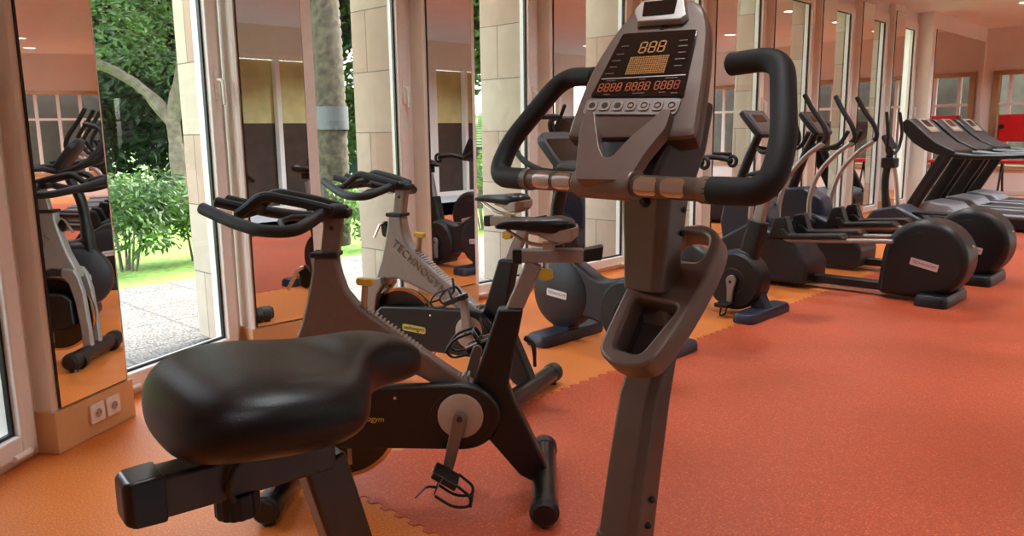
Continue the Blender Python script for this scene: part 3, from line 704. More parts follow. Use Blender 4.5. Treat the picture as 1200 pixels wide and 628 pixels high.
# ------------------------------------------------------------------ nearest upright bike (front right)
th = math.radians(52); fU = (math.sin(th), math.cos(th))
def near_bike():
    t = thing('upright_bike', 'nearest upright bike with taupe console, black foam grips and wide black saddle', 'exercise bike', (.135, 1.10, 0), R2(fU))
    Y = Vector((0, -1, 0))                                        # towards the rider's right
    # --- base, below the picture
    b = MB(); b.loft([[(x, y * w, z) for y, z in ((-1, .10), (1, .10), (1, h * .7), (.6, h), (-.6, h), (-1, h * .7))] for x, w, h in ((-.42, .05, .30), (-.34, .075, .46), (-.15, .085, .48), (.05, .085, .46), (.16, .07, .42), (.22, .05, .30))])
    sh = b.build('drive_shroud', M['taupedark'], t, bevel=.02)
    for x, hw in ((-.52, .22), (.30, .25)):
        b = MB(); b.tube([(x, -hw, .045), (x, hw, .045)], .035, 16); b.build('stabiliser', M['black'], t)
    b = MB(); b.box(-.53, .31, -.03, .03, .06, .115); b.build('base_rail', M['taupedark'], t, bevel=.008)
    for s in (1, -1):
        b = MB(); b.lathe([(.0, 0), (.11, 0), (.10, 1), (0, 1)], (-.12, s * .086, .30), (-.12, s * .10, .30), 32); b.build('crank_disc', M['black'], t)
        b = MB(); b.tube([(-.12, s * .115, .30), (-.12 + s * .10, s * .12, .30 - s * .12)], .014, 10); c = b.build('crank_arm', M['chrome'], t)
        b = MB(); b.box(-.17 + s * .10, -.07 + s * .10, min(s * .13, s * .22), max(s * .13, s * .22), .285 - s * .12, .315 - s * .12); b.build('pedal', M['black'], c, bevel=.006)
    # --- seat post, slider, knob
    u = Vector((-.26, 0, 1)).normalized(); m = axes((-.446, 0, .893), u, (0, 1, 0))
    b = MB(); b.box(-.56, .004, -.019, .019, -.025, .025, m); b.build('seat_post', M['slider'], t, bevel=.005)
    b = MB(); b.box(-.618, -.435, -.021, .021, .886, .930); sl = b.build('seat_slider', M['slider'], t, bevel=.005)
    b = MB(); b.loft([[(x, y * w, .908 + z * h) for y, z in ((-1, -1), (1, -1), (1, 1), (-1, 1))] for x, w, h in ((-.650, .016, .019), (-.644, .0225, .0235), (-.612, .0235, .0245))]); b.build('slider_end_cap', M['blackgloss'], sl, bevel=.004)
    b = MB(); rp = []
    for i in range(60):
        a = 2 * PI * i / 60; rp.append((.0225 * (1 + .045 * math.cos(a * 15)) * math.cos(a), .0225 * (1 + .045 * math.cos(a * 15)) * math.sin(a)))
    b.prism(rp, Matrix.Translation((-.541, -.004, .862)), 0, .028); kn = b.build('adjuster_knob', M['black'], sl, bevel=.004)
    b = MB(); b.cyl((-.541, -.004, .873), (-.541, -.004, .89), .011, n=14); b.build('knob_stem', M['chrome'], kn)
    b = MB(); b.tube(catmull([(-.550, -.0235, .886), (-.556, -.029, .905), (-.545, -.028, .926), (-.52, -.024, .936)], 5), .0032, 8); b.build('safety_wire', M['ink'], sl)
    # --- saddle
    saddle('saddle', t, [(-.613, .050, .985, .958, .010, .3), (-.604, .092, 1.010, .948, .016, .3), (-.578, .120, 1.026, .942, .018, .28), (-.540, .134, 1.030, .940, .018, .28), (-.498, .138, 1.027, .938, .020, .26), (-.464, .136, 1.022, .940, .020, .26), (-.441, .122, 1.020, .945, .020, .28), (-.426, .092, 1.024, .952, .018, .3), (-.410, .064, 1.028, .960, .018, .3), (-.390, .049, 1.030, .966, .016, .3), (-.358, .041, 1.025, .966, .014, .3), (-.330, .032, 1.012, .968, .012, .3), (-.319, .018, .998, .976, .008, .3)], M['vinyl'], sub=2)
    b = MB(); b.box(-.56, -.45, -.035, .035, .930, .955); b.build('saddle_bracket', M['black'], t, bevel=.006)
    # --- column
    def sec(x, z, hw, hd, tilt=.10):
        m_ = axes((x, .010, z), (1, 0, -tilt), (0, 1, 0))
        return [m_ @ Vector((p, q, 0)) for p, q in ((-hd, -hw * .72), (-hd * .55, -hw), (hd * .6, -hw), (hd, -hw * .7), (hd, hw * .7), (hd * .6, hw), (-hd * .55, hw), (-hd, hw * .72))]
    b = MB(); b.loft([sec(.020, .40, .040, .034), sec(.052, .60, .040, .032), sec(.075, .74, .038, .030), sec(.094, .845, .037, .028), sec(.114, .905, .036, .019), sec(.128, .97, .034, .016), sec(.130, 1.0, .032, .014)])
    cl = b.build('lower_column', M['taupedark'], t, bevel=.004, smooth=True)
    b = MB(); b.loft([sec(.020, .40, .043, .037), sec(.045, .555, .043, .035), sec(.056, .628, .0425, .0345)]); b.build('column_sleeve', M['taupedark'], cl, bevel=.003)
    for x, z in ((.062, .655), (.070, .695)):
        for s in (1, -1):
            b = MB(); b.lathe([(.0055, 0), (.0055, .6), (.003, 1)], (x, .010 + s * .036, z), (x, .010 + s * .045, z), 12); b.build('bolt', M['black'], cl)
    b = MB(); b.loft([sec(.104, 1.012, .0375, .030, .02), sec(.107, 1.08, .042, .031, .02), sec(.109, 1.15, .0475, .033, .02), sec(.112, 1.23, .05, .036, .02)])
    uc = b.build('upper_column', M['taupeside'] if False else M['taupedark'], t, bevel=.004)
    b = MB(); b.lathe([(.0085, 0), (.0085, .6), (.005, 1)], (.078, -.002, 1.148), (.068, -.002, 1.148), 14); b.build('bolt', M['black'], uc)
    for z in (1.10, 1.135):
        b = MB(); b.lathe([(.0045, 0), (.0045, .6), (.002, 1)], (.12, -.034, z), (.12, -.0405, z), 12); b.build('bolt', M['black'], uc)
    # --- bottle tray, a sloping plate round the column
    m = axes((.0, -.0, .905), (0, -1, 0), (.694, 0, .72))
    cx_ = .012
    outer = smooth2([(cx_ - .030, .020), (cx_, .015), (cx_ + .030, .020), (cx_ + .052, .036), (cx_ + .061, .085), (cx_ + .063, .150), (cx_ + .058, .215), (cx_ + .046, .254), (cx_ + .026, .273), (cx_ - .004, .280), (cx_ - .036, .272), (cx_ - .058, .252), (cx_ - .070, .215), (cx_ - .070, .150), (cx_ - .062, .085), (cx_ - .052, .036)], 4)
    h1 = round2([(cx_ - .026, .040), (cx_ + .026, .040), (cx_ + .045, .132), (cx_ - .045, .132)], .014)
    h2 = round2([(cx_ - .044, .210), (cx_ + .038, .210), (cx_ + .026, .262), (cx_ - .034, .262)], .02)
    tr = plate('bottle_tray', outer, [h1, h2], m @ Matrix.Translation((0, 0, -.018)), .036, .006, M['taupe'], t)
    b = MB()
    inn = round2([(cx_ - .030, .036), (cx_ + .030, .036), (cx_ + .050, .137), (cx_ - .050, .137)], .014); out2 = [(cx_ + (x - cx_) * .84, .088 + (y - .088) * .84) for x, y in inn]
    R_ = [[m @ Vector((x, y, z)) for x, y in q] for q, z in ((inn, -.006), (inn, -.014), (out2, -.042))]
    b.loft(R_, cap=False); b.bm.faces.new([b.bm.verts.new(v) for v in R_[-1]])
    b.build('bottle_well', M['taupeside'], tr)
    # --- crossbar with pulse sensors, foam horns
    b = MB(); b.cyl((0, .178, 1.177), (0, -.178, 1.177), .0150, n=24); bar = b.build('crossbar', M['taupedark'], t)
    for s in (1, -1):
        for a in (.082, .128):
            b = MB(); n = 8; y0, y1 = s * a - .019, s * a + .019
            rr = []
            for y, w in ((y0, .55), (y0 + .006, .9), (y1 - .006, .9), (y1, .55)):
                rr.append([(-.0161 * math.cos(q), y, 1.177 + .0161 * math.sin(q)) for q in [w * (-.85 + 1.95 * i / n) for i in range(n + 1)]] + [(-.0140 * math.cos(q), y, 1.177 + .0140 * math.sin(q)) for q in [w * (-.85 + 1.95 * i / n) for i in range(n, -1, -1)]])
            b.loft(rr); b.build('pulse_sensor', M['sensor'], bar)
        b = MB(); b.cyl((0, s * .166, 1.177), (0, s * .180, 1.177), .0172, n=24); b.build('grip_ring', M['taupe'], bar)
        b = MB()
        pts_ = fillet([(0, s * .176, 1.177), (0, s * .258, 1.178), (.028, s * .257, 1.233), (.100, s * .203, 1.338), (.098, s * .128, 1.334)], .045, 7); b.tube(pts_, [.0172 - .0022 * (i / (len(pts_) - 1)) for i in range(len(pts_))], 18); b.build('foam_grip', M['foam'], bar)
    # --- console
    tl = math.radians(36); ya = math.radians(20); f_ = Vector((math.cos(ya), math.sin(ya), 0)); v = f_ * math.sin(tl) + Vector((0, 0, math.cos(tl))); mc = axes((.03, 0, 1.24), (math.sin(ya), -math.cos(ya), 0), v)
    face = smooth2([(-.091, .014), (-.085, .004), (-.045, .001), (.006, .001), (.055, .001), (.096, .004), (.102, .014), (.099, .050), (.0945, .10), (.087, .155), (.077, .205), (.061, .238), (.034, .253), (.005, .256), (-.024, .252), (-.047, .235), (-.063, .205), (-.076, .165), (-.086, .12), (-.0905, .06)], 3)
    def sc(k, dv=0): return [(.006 + (x - .006) * k, .12 + (y - .12) * k + dv) for x, y in face]
    b = MB(); b.loft([[mc @ Vector((x, y, z)) for x, y in q] for q, z in ((sc(.80), -.058), (sc(.965), -.040), (sc(1.0), -.026), (sc(1.0), -.008), (sc(.985), -.002), (sc(.955), .0))])
    cs = b.build('console_housing', [M['taupe'], M['taupeside']], t, angle=30)
    for p in cs.data.polygons:
        if (mc.inverted() @ p.center).z < -.009: p.material_index = 1
    scr = round2([(-.072, .072), (.073, .066), (.067, .188), (-.051, .191)], .005)
    b = MB(); b.prism(scr, mc, .0005, .003); ds = b.build('display', M['screen'], cs, bevel=.0012)
    def seg7(bx, by, w, h, mat_, name, par, sl=.12):
        b_ = MB(); tk = h * .11; g = tk * .35
        def hor(y): b_.prism([(bx + sl * y + tk * .6, by + y - tk / 2), (bx + w + sl * y - tk * .6, by + y - tk / 2), (bx + w + sl * y - tk * .6, by + y + tk / 2), (bx + sl * y + tk * .6, by + y + tk / 2)], mc, .003, .0036)
        def ver(x, y0, y1): b_.prism([(bx + x + sl * y0 - tk / 2, by + y0 + g), (bx + x + sl * y0 + tk / 2, by + y0 + g), (bx + x + sl * y1 + tk / 2, by + y1 - g), (bx + x + sl * y1 - tk / 2, by + y1 - g)], mc, .003, .0036)
        hor(0); hor(h / 2); hor(h); ver(0, 0, h / 2); ver(w, 0, h / 2); ver(0, h / 2, h); ver(w, h / 2, h)
        return b_.build(name, mat_, par, smooth=False)
    for i in range(3): seg7(-.015 + i * .0145, .150, .0095, .0195, M['amber'], 'digit', ds, .05)
    for g in range(3):
        for i in range(4):
            seg7(-.062 + g * .044 + i * .0098, .081, .0062, .0140, M['redled'] if (g == 2 and i == 3) else M['amberdim'], 'digit', ds, .05)
    b = MB()
    for i in range(18):
        for j in range(9):
            x, y = -.026 + i * .0034 + j * .0001, .1105 + j * .0037
            b.box(x, x + .0024, y, y + .0026, .003, .0036, mc)
    b.build('dot_matrix', M['amber'], ds, smooth=False)
    b = MB(); b.box(-.062, .068, .1035, .105, .003, .0038, mc); b.build('divider_line', M['alu'], ds, smooth=False)
    for x, y, w in ((-.046, .1005, .014), (.004, .1005, .010), (.048, .1005, .018), (-.046, .0755, .010), (.004, .0755, .018), (.040, .0755, .010), (.058, .0735, .010), (.050, .168, .012), (.052, .158, .014), (.053, .146, .011), (.053, .134, .015), (.053, .122, .012), (-.040, .165, .012), (-.044, .150, .012), (-.047, .138, .014), (-.049, .126, .012), (-.052, .114, .014)):
        b = MB(); b.box(x - w / 2, x + w / 2, y - .0007, y + .0007, .003, .0034, mc); b.build('caption_mark', M['taupe'], ds, smooth=False)
    b = MB(); b.prism(round2([(-.0765, .041), (.069, .036), (.072, .065), (-.0755, .070)], .008), mc, .0005, .0025); kp = b.build('keypad', M['silver'], cs, bevel=.001)
    for i in range(7):
        x = -.063 + i * .0205; y = .0555 - i * .0006; b = MB(); b.prism(round2([(x - .0080, y - .009), (x + .0080, y - .009), (x + .0082, y + .008), (x - .0078, y + .008)], .005), mc, .0025, .0042)
        bt = b.build('button', M['disc'], kp, bevel=.001)
        b = MB()
        if i < 3: b.prism([(x + .0052 * math.cos(q), y + .0052 * math.sin(q)) for q in [2 * PI * j / 14 for j in range(14)]], mc, .0042, .0047)
        else: b.ringtorus(mc @ Vector((x, y, .0044)), mc.to_3x3() @ Vector((0, 0, 1)), .0044, .0009, 18, 5)
        b.build('button_mark', M['ink'], bt)
    text('maker_mark', 'BH', .009, mc @ Matrix.Translation((.012, .1975, .0005)), M['ink'], cs, .0008, shear=.3)
    # small window at the top in a raised bezel
    bz = [(-.031, .203), (.041, .201), (.049, .210), (.036, .2495), (-.034, .2495), (-.043, .232)]
    b = MB(); b.loft([[mc @ Vector((x, y, z)) for x, y in q] for q, z in ((bz, .0), ([(.002 + (x - .002) * .93, .226 + (y - .226) * .9) for x, y in bz], .010))]); bb = b.build('top_bezel', M['alu'], cs, bevel=.002)
    b = MB(); b.prism([(-.023, .2145), (.027, .2145), (.026, .2425), (-.027, .2425)], mc, .0102, .0112); b.build('top_window', M['screen'], bb, smooth=False)
    # --- Y-shaped neck plate joining console and crossbar
    nk = round2([(-.046, -.080), (.034, -.080), (.047, -.035), (.066, .004), (.067, .036), (.055, .037), (.018, -.010), (.0, -.042), (-.012, -.043), (-.024, -.026), (-.050, .037), (-.064, .038), (-.063, .0)], .008, 3)
    b = MB(); b.prism(nk, mc, -.006, .016); nkp = b.build('neck_plate', M['taupe'], cs, bevel=.005)
    b = MB(); b.cyl((0, .056, 1.177), (0, -.056, 1.177), .0215, n=28); b.build('bar_clamp', M['taupe'], nkp, bevel=.004)
    b = MB(); b.prism([(-.048, .010), (-.028, -.038), (.006, -.052), (.030, -.010), (.045, .010)], mc, -.016, -.0065); b.build('neck_recess', M['black'], nkp)
    b = MB(); b.loft([[(x, y * w, z) for y in (-1, 1) for x in ((x0, x1) if y < 0 else (x1, x0))] for x0, x1, w, z in ((.03, .13, .046, 1.16), (.055, .15, .055, 1.22), (.09, .16, .06, 1.29))]); b.build('neck_back', M['taupeside'], t, bevel=.01)
    return t
near_bike()
# ------------------------------------------------------------------ upright cardio bikes by the windows
FB = (-.719, .695)
def circ(cx, cz, r, n=36, a0=0, a1=360): return [(cx + r * math.cos(math.radians(a0 + (a1 - a0) * i / n)), cz + r * math.sin(math.radians(a0 + (a1 - a0) * i / n))) for i in range(n)]
def smoothxz(p, n=4): return smooth2(p, n)
def foot(name, parent, x, hx, hy, h, m):
    b = MB(); o = round2([(x - hx, -hy), (x + hx, -hy), (x + hx, hy), (x - hx, hy)], .05)
    b.loft([[(px, py, 0) for px, py in o], [(px, py, h * .6) for px, py in o], [(x + (px - x) * .88, py * .95, h) for px, py in o]])
    return b.build(name, m, parent, bevel=.008)
def cardio_bike():
    t = thing('cardio_bike', '', 'exercise bike')
    foot('front_foot', t, .69, .085, .29, .07, M['navy']); foot('rear_foot', t, 0, .075, .29, .065, M['navy'])
    b = MB(); b.lathe([(0, 0), (.17, 0), (.205, .12), (.215, .3), (.215, .7), (.205, .88), (.17, 1), (0, 1)], (.695, -.075, .285), (.695, .075, .285), 48); fd = b.build('flywheel_housing', M['charcoal'], t)
    m = axes((.70, .0755, .285), (-1, 0, -.08), (0, 0, 1))
    b = MB(); b.prism(round2([(-.085, -.030), (.085, -.030), (.085, .030), (-.085, .030)], .012), m, -.002, .002); lp = b.build('label_surround', M['ink'], fd)
    b = MB(); b.prism(round2([(-.078, -.022), (.078, -.022), (.078, .022), (-.078, .022)], .008), m, .002, .003); b.build('label_plate', M['labelwhite'], lp)
    text('label_lettering', 'TECHNOGYM', .022, m @ Matrix.Translation((0, 0, .0032)), M['ink'], lp, .0004)
    b = MB(); o = smooth2([(.80, .49), (.68, .53), (.55, .47), (.40, .40), (.22, .44), (.10, .43), (.02, .30), (.10, .14), (.28, .12), (.50, .16), (.70, .10), (.84, .20), (.87, .36)], 4)
    b.prism_y(o, -.055, .055); b.build('main_body', M['charcoal'], t, bevel=.02, seg=3)
    b = MB(); b.prism_y([(.62, .06), (.76, .06), (.74, .2), (.64, .2)], -.05, .05); b.build('foot_bracket', M['navy'], t, bevel=.012)
    b = MB(); b.prism_y([(-.06, .055), (.06, .055), (.13, .2), (.03, .22)], -.045, .045); b.build('foot_bracket', M['navy'], t, bevel=.012)
    b = MB(); b.lathe([(0, 0), (.18, 0), (.198, .1), (.20, .3), (.20, .7), (.198, .9), (.18, 1), (0, 1)], (.18, -.085, .235), (.18, .085, .235), 48); cd = b.build('crank_housing', M['black'], t)
    b = MB(); b.ringtorus((.18, .0855, .235), (0, 1, 0), .085, .004, 36, 6); b.build('cover_groove', M['charcoal'], cd)
    for s in (1, -1):
        m2 = axes((.18, s * .107, .235), (.05 * s, 0, -1 * s), (0, 1, 0))
        o = [(-.045 * math.cos(q), .036 * math.sin(q)) for q in [math.radians(v) for v in range(-80, 81, 20)]] + [(.06, .022), (.15, .017), (.165, 0), (.15, -.017), (.06, -.022)]
        b = MB(); b.loft([[m2 @ Vector((x, h, z)) for x, z in o] for h in (-.013, .013)]); ca = b.build('crank_arm', M['silver'], t, bevel=.005)
        b = MB(); b.cyl((.18, s * .119, .235), (.18, s * .122, .235), .012, n=14); b.build('crank_bolt', M['ink'], ca)
        e = m2 @ Vector((.15, 0, 0)); b = MB(); b.box(e.x - .05, e.x + .05, e.y + (s * .02 if s > 0 else -.12), e.y + (.12 if s > 0 else -.02), e.z - .014, e.z + .014); pd = b.build('pedal', M['black'], t, bevel=.006)
        b = MB(); b.tube(fillet([(e.x, e.y + s * .03, e.z - .01), (e.x + .01, e.y + s * .03, e.z - .07), (e.x + .01, e.y + s * .11, e.z - .07), (e.x, e.y + s * .11, e.z - .01)], .02), .006, 8); b.build('pedal_strap', M['black'], pd)
    b = MB(); m = axes((.115, 0, .38), (-.24, 0, 1), (0, 1, 0)); b.loft([[m @ Vector((h, y, z)) for y, z in round2([(-.045, -.065), (.045, -.065), (.045, .065), (-.045, .065)], .03)] for h in (0, .275)]); b.build('seat_sleeve', M['black'], t, bevel=.006)
    b = MB(); b.loft([[m @ Vector((h, y, z)) for y, z in round2([(-.028, -.04), (.028, -.04), (.028, .04), (-.028, .04)], .02)] for h in (.27, .50)]); b.build('seat_post', M['silver'], t)
    saddle('saddle', t, [(-.135, .06, .985, .945, .01, .3), (-.12, .10, 1.005, .93, .016, .3), (-.07, .118, 1.012, .925, .018, .3), (-.01, .10, 1.0, .93, .018, .3), (.05, .055, .985, .935, .014, .35), (.11, .032, .975, .94, .01, .3), (.155, .022, .955, .935, .008, .3)], M['vinyl'])
    b = MB(); b.box(-.07, .05, -.03, .03, .88, .935); b.build('saddle_bracket', M['black'], t, bevel=.008)
    b = MB(); b.tube([(.775, 0, .46), (.755, 0, .80), (.70, 0, .96), (.655, 0, 1.06)], [.062, .05, .045, .04], 16, k=5, flat=(1, .7)); b.build('console_post', M['black'], t)
    mc = axes((.66, 0, 1.10), (0, -1, 0), (.62, 0, .78))
    o = round2([(-.14, -.09), (.14, -.09), (.17, .14), (.12, .19), (-.12, .19), (-.17, .14)], .03)
    b = MB(); b.loft([[mc @ Vector((x * k, y * k, z)) for x, y in o] for k, z in ((.8, -.05), (1, -.03), (1, 0), (.95, .01))]); cs = b.build('console', M['charcoal'], t, bevel=.006)
    b = MB(); b.prism(round2([(-.11, -.03), (.11, -.03), (.13, .13), (-.13, .13)], .012), mc, .010, .013); b.build('screen', M['screen'], cs)
    b = MB()
    for s in (1, -1):
        b.tube(fillet([(.72, s * .03, 1.02), (.66, s * .12, 1.02), (.56, s * .20, 1.06), (.44, s * .22, 1.045), (.37, s * .19, 1.03)], .05), .019, 12)
    b.tube(fillet([(.70, .20, 1.03), (.84, .22, 1.08), (.95, .20, 1.20), (.95, .14, 1.31), (.84, .10, 1.34)], .08), .017, 12).tube(fillet([(.66, .14, 1.02), (.70, .20, 1.03)], .01), .017, 10)
    b.tube(fillet([(.70, -.20, 1.03), (.84, -.22, 1.08), (.95, -.20, 1.20), (.95, -.14, 1.31), (.84, -.10, 1.34)], .08), .017, 12).tube(fillet([(.66, -.14, 1.02), (.70, -.20, 1.03)], .01), .017, 10)
    b.tube([(.84, -.10, 1.34), (.84, .10, 1.34)], .017, 12)
    b.build('handlebar', M['foam'], t)
    b = MB()
    for s in (1, -1): b.ringtorus((.36, s * .19, 1.03), (.2, 1, 0), .034, .013, 20, 8)
    b.build('grip_end', M['foam'], t)
    return t
def put(o, xy, label, group=None, f=FB, z=0):
    o.location = (xy[0], xy[1], z); o.rotation_euler = (0, 0, R2(f)); o['label'] = label
    if group: o['group'] = group
    return o
cb = cardio_bike(); g = 'upright cardio bikes facing the windows'
put(cb, (.824, 4.215), 'dark upright cardio bike with white label plate, left of the nearest bike column', g)
cb2 = copy_tree(cb); put(cb2, (1.686, 5.172), 'black upright cardio bike showing its silver crank, right of the nearest bike column', g)

# ------------------------------------------------------------------ elliptical trainers
def elliptical():
    t = thing('elliptical_trainer', '', 'elliptical trainer')
    foot('rear_foot', t, .0, .11, .27, .085, M['black'])
    foot('front_foot', t, 1.52, .09, .30, .07, M['black'])
    R = .285
    o = [(.105 + R * math.cos(math.radians(a)), .312 + R * math.sin(math.radians(a))) for a in range(-70, 181, 8)] + [(-.18 + .0, .312)] 
    o = circ(.095, .315, R, 44, -60, 190) + [(.40, .20), (.41, .04), (.20, .035)]
    o = [(.095 - R * math.cos(math.radians(a)), .315 + R * math.sin(math.radians(a))) for a in range(-50, 176, 8)] + [(.395, .20), (.405, .035), (.16, .035), (.0, .06)]
    b = MB(); b.prism_y(o, -.15, .15); wh = b.build('rear_wheel_housing', M['black'], t, bevel=.05, seg=4)
    m = axes((.085, .151, .285), (-1, 0, -.22), (0, 0, 1))
    b = MB(); b.prism(round2([(-.095, -.026), (.095, -.026), (.095, .026), (-.095, .026)], .006), m, -.001, .002); lp = b.build('label_plate', M['labelpink'], wh)
    text('label_lettering', 'TECHNOGYM', .026, m @ Matrix.Translation((0, 0, .0022)), M['ink'], lp, .0004)
    b = MB(); b.tube([(.095 + .21 * math.cos(math.radians(a)), .1505, .30 + .21 * math.sin(math.radians(a))) for a in range(30, 91, 12)], .004, 6); b.build('housing_groove', M['charcoal'], wh)
    b = MB(); b.lathe([(.014, 0), (.008, 1)], (-.1755, .0, .42), (-.186, .0, .424), 12); b.build('housing_screw', M['chrome'], wh)
    b = MB(); b.box(.38, 1.0, -.05, .05, .04, .105); b.build('base_beam', M['black'], t, bevel=.012)
    b = MB(); b.box(.36, 1.0, .055, .066, .018, .034); b.build('base_trim', M['alu'], t)
    b = MB(); o = [(.92, .035), (1.68, .035), (1.74, .14), (1.66, .36), (1.42, .50), (1.30, .47), (1.02, .34), (.91, .20)]
    b.prism_y(o, -.20, .20); b.build('front_base_housing', M['charcoal'], t, bevel=.03, seg=3)
    b = MB(); o = [(1.26, .42), (1.70, .30), (1.73, .48), (1.69, .70), (1.50, .72), (1.32, .62)]
    b.prism_y(o, -.11, .11); b.build('flywheel_shroud', M['navy'], t, bevel=.03, seg=3)
    for s in (1, -1):
        b = MB(); b.tube([(.30, s * .17, .435), (1.12, s * .17, .375)], .018, 12); b.build('pedal_rail', M['silver'], t)
        b = MB(); o = [(.62, .43), (1.10, .395), (1.14, .47), (1.10, .475), (1.05, .43), (.66, .462)]
        b.prism_y(o, s * .17 - .07, s * .17 + .07); fp = b.build('foot_plate', M['black'], t, bevel=.012)
        b = MB(); b.prism_y([(1.04, .40), (1.24, .38), (1.18, .55), (1.10, .57)], s * .17 - .05, s * .17 + .05); b.build('pivot_cover', M['black'], fp, bevel=.015)
        b = MB(); b.tube([(1.36, s * .24, .36), (1.37, s * .25, .62), (1.30, s * .25, .85), (1.16, s * .25, 1.02), (1.02, s * .25, 1.13)], .021, 12, k=5); ar = b.build('swing_arm', M['alu'], t)
        b = MB(); b.tube([(1.04, s * .25, 1.115), (1.0, s * .255, 1.17), (1.03, s * .26, 1.27), (1.12, s * .25, 1.40), (1.19, s * .24, 1.52)], .020, 12, k=5); b.build('arm_grip', M['foam'], ar)
        b = MB(); b.cyl((1.36, s * .18, .40), (1.36, s * .27, .40), .045, n=20); b.build('arm_pivot', M['charcoal'], ar)
    b = MB(); b.tube([(1.66, 0, .66), (1.56, 0, .95), (1.46, 0, 1.19)], [.055, .048, .042], 14, k=3, flat=(1, .8)); b.build('console_post', M['black'], t)
    mc = axes((1.44, 0, 1.30), (0, -1, 0), (.62, 0, .76))
    o = round2([(-.17, -.13), (.17, -.13), (.19, .13), (-.19, .13)], .03)
    b = MB(); b.loft([[mc @ Vector((x * k, y * k, z)) for x, y in o] for k, z in ((.75, -.055), (1, -.035), (1, 0), (.96, .008))]); cs = b.build('console', M['charcoal'], t, bevel=.006)
    b = MB(); b.prism(round2([(-.14, -.10), (.14, -.10), (.155, .10), (-.155, .10)], .012), mc, .008, .011); sc_ = b.build('screen_panel', M['taupeside'], cs)
    b = MB(); b.prism([(-.09, .0), (.09, .0), (.09, .075), (-.09, .075)], mc, .011, .013); b.build('screen', M['screen'], sc_)
    b = MB()
    b.tube(fillet([(1.47, 0, 1.10), (1.34, .16, 1.06), (1.16, .17, 1.10), (1.10, .15, 1.22)], .06), .018, 12).tube(fillet([(1.47, 0, 1.10), (1.34, -.16, 1.06), (1.16, -.17, 1.10), (1.10, -.15, 1.22)], .06), .018, 12)
    b.build('fixed_handlebar', M['foam'], t)
    return t
el = elliptical(); g = 'elliptical trainers facing the windows'
put(el, (3.094, 5.545), 'nearer elliptical trainer, its black wheel housing with pale label on the red floor', g)
e2 = copy_tree(el); put(e2, (3.841, 6.283), 'farther elliptical trainer, wheel housing standing behind the nearer one', g)

# ------------------------------------------------------------------ stepper
t = thing('stepper', 'black stepper with upright column and twin handles in front of the windows, beyond the ellipticals', 'stepper', (4.62, 9.15, 0), R2(FB))
b = MB(); o = [(-.55, .03), (.38, .03), (.42, .14), (.30, .30), (.05, .36), (-.25, .22), (-.55, .14)]
b.prism_y(o, -.24, .24); b.build('base_housing', M['navy'], t, bevel=.04, seg=3)
foot('front_foot', t, .42, .06, .3, .05, M['black']); foot('rear_foot', t, -.55, .06, .3, .05, M['black'])
b = MB(); b.tube([(.22, 0, .28), (.26, 0, .62), (.22, 0, .98)], [.05, .042, .04], 14, k=4); b.build('column', M['black'], t)
b = MB(); b.box(.14, .30, -.08, .08, .78, .90); b.build('column_joint', M['black'], t, bevel=.02)
b = MB(); b.tube([(.10, .0, .34), (.13, 0, .60), (.17, 0, .80)], .022, 10, k=4); b.build('column_brace', M['alu'], t)
for s in (1, -1):
    b = MB(); b.tube(fillet([(.22, 0, .92), (.20, s * .20, .98), (.18, s * .24, 1.18), (.22, s * .22, 1.42)], .08), .019, 12); b.build('handle', M['foam'], t)
    b = MB(); b.box(-.50, -.12, s * .13 - .07, s * .13 + .07, .24 + .03 * s, .27 + .03 * s); b.build('step', M['black'], t, bevel=.012)
mc = axes((.22, 0, 1.08), (0, -1, 0), (.5, 0, .86))
b = MB(); b.loft([[mc @ Vector((x * k, y * k, z)) for x, y in round2([(-.12, -.08), (.12, -.08), (.12, .10), (-.12, .10)], .02)] for k, z in ((.8, -.05), (1, -.03), (1, 0))]); b.build('console', M['charcoal'], t, bevel=.006)

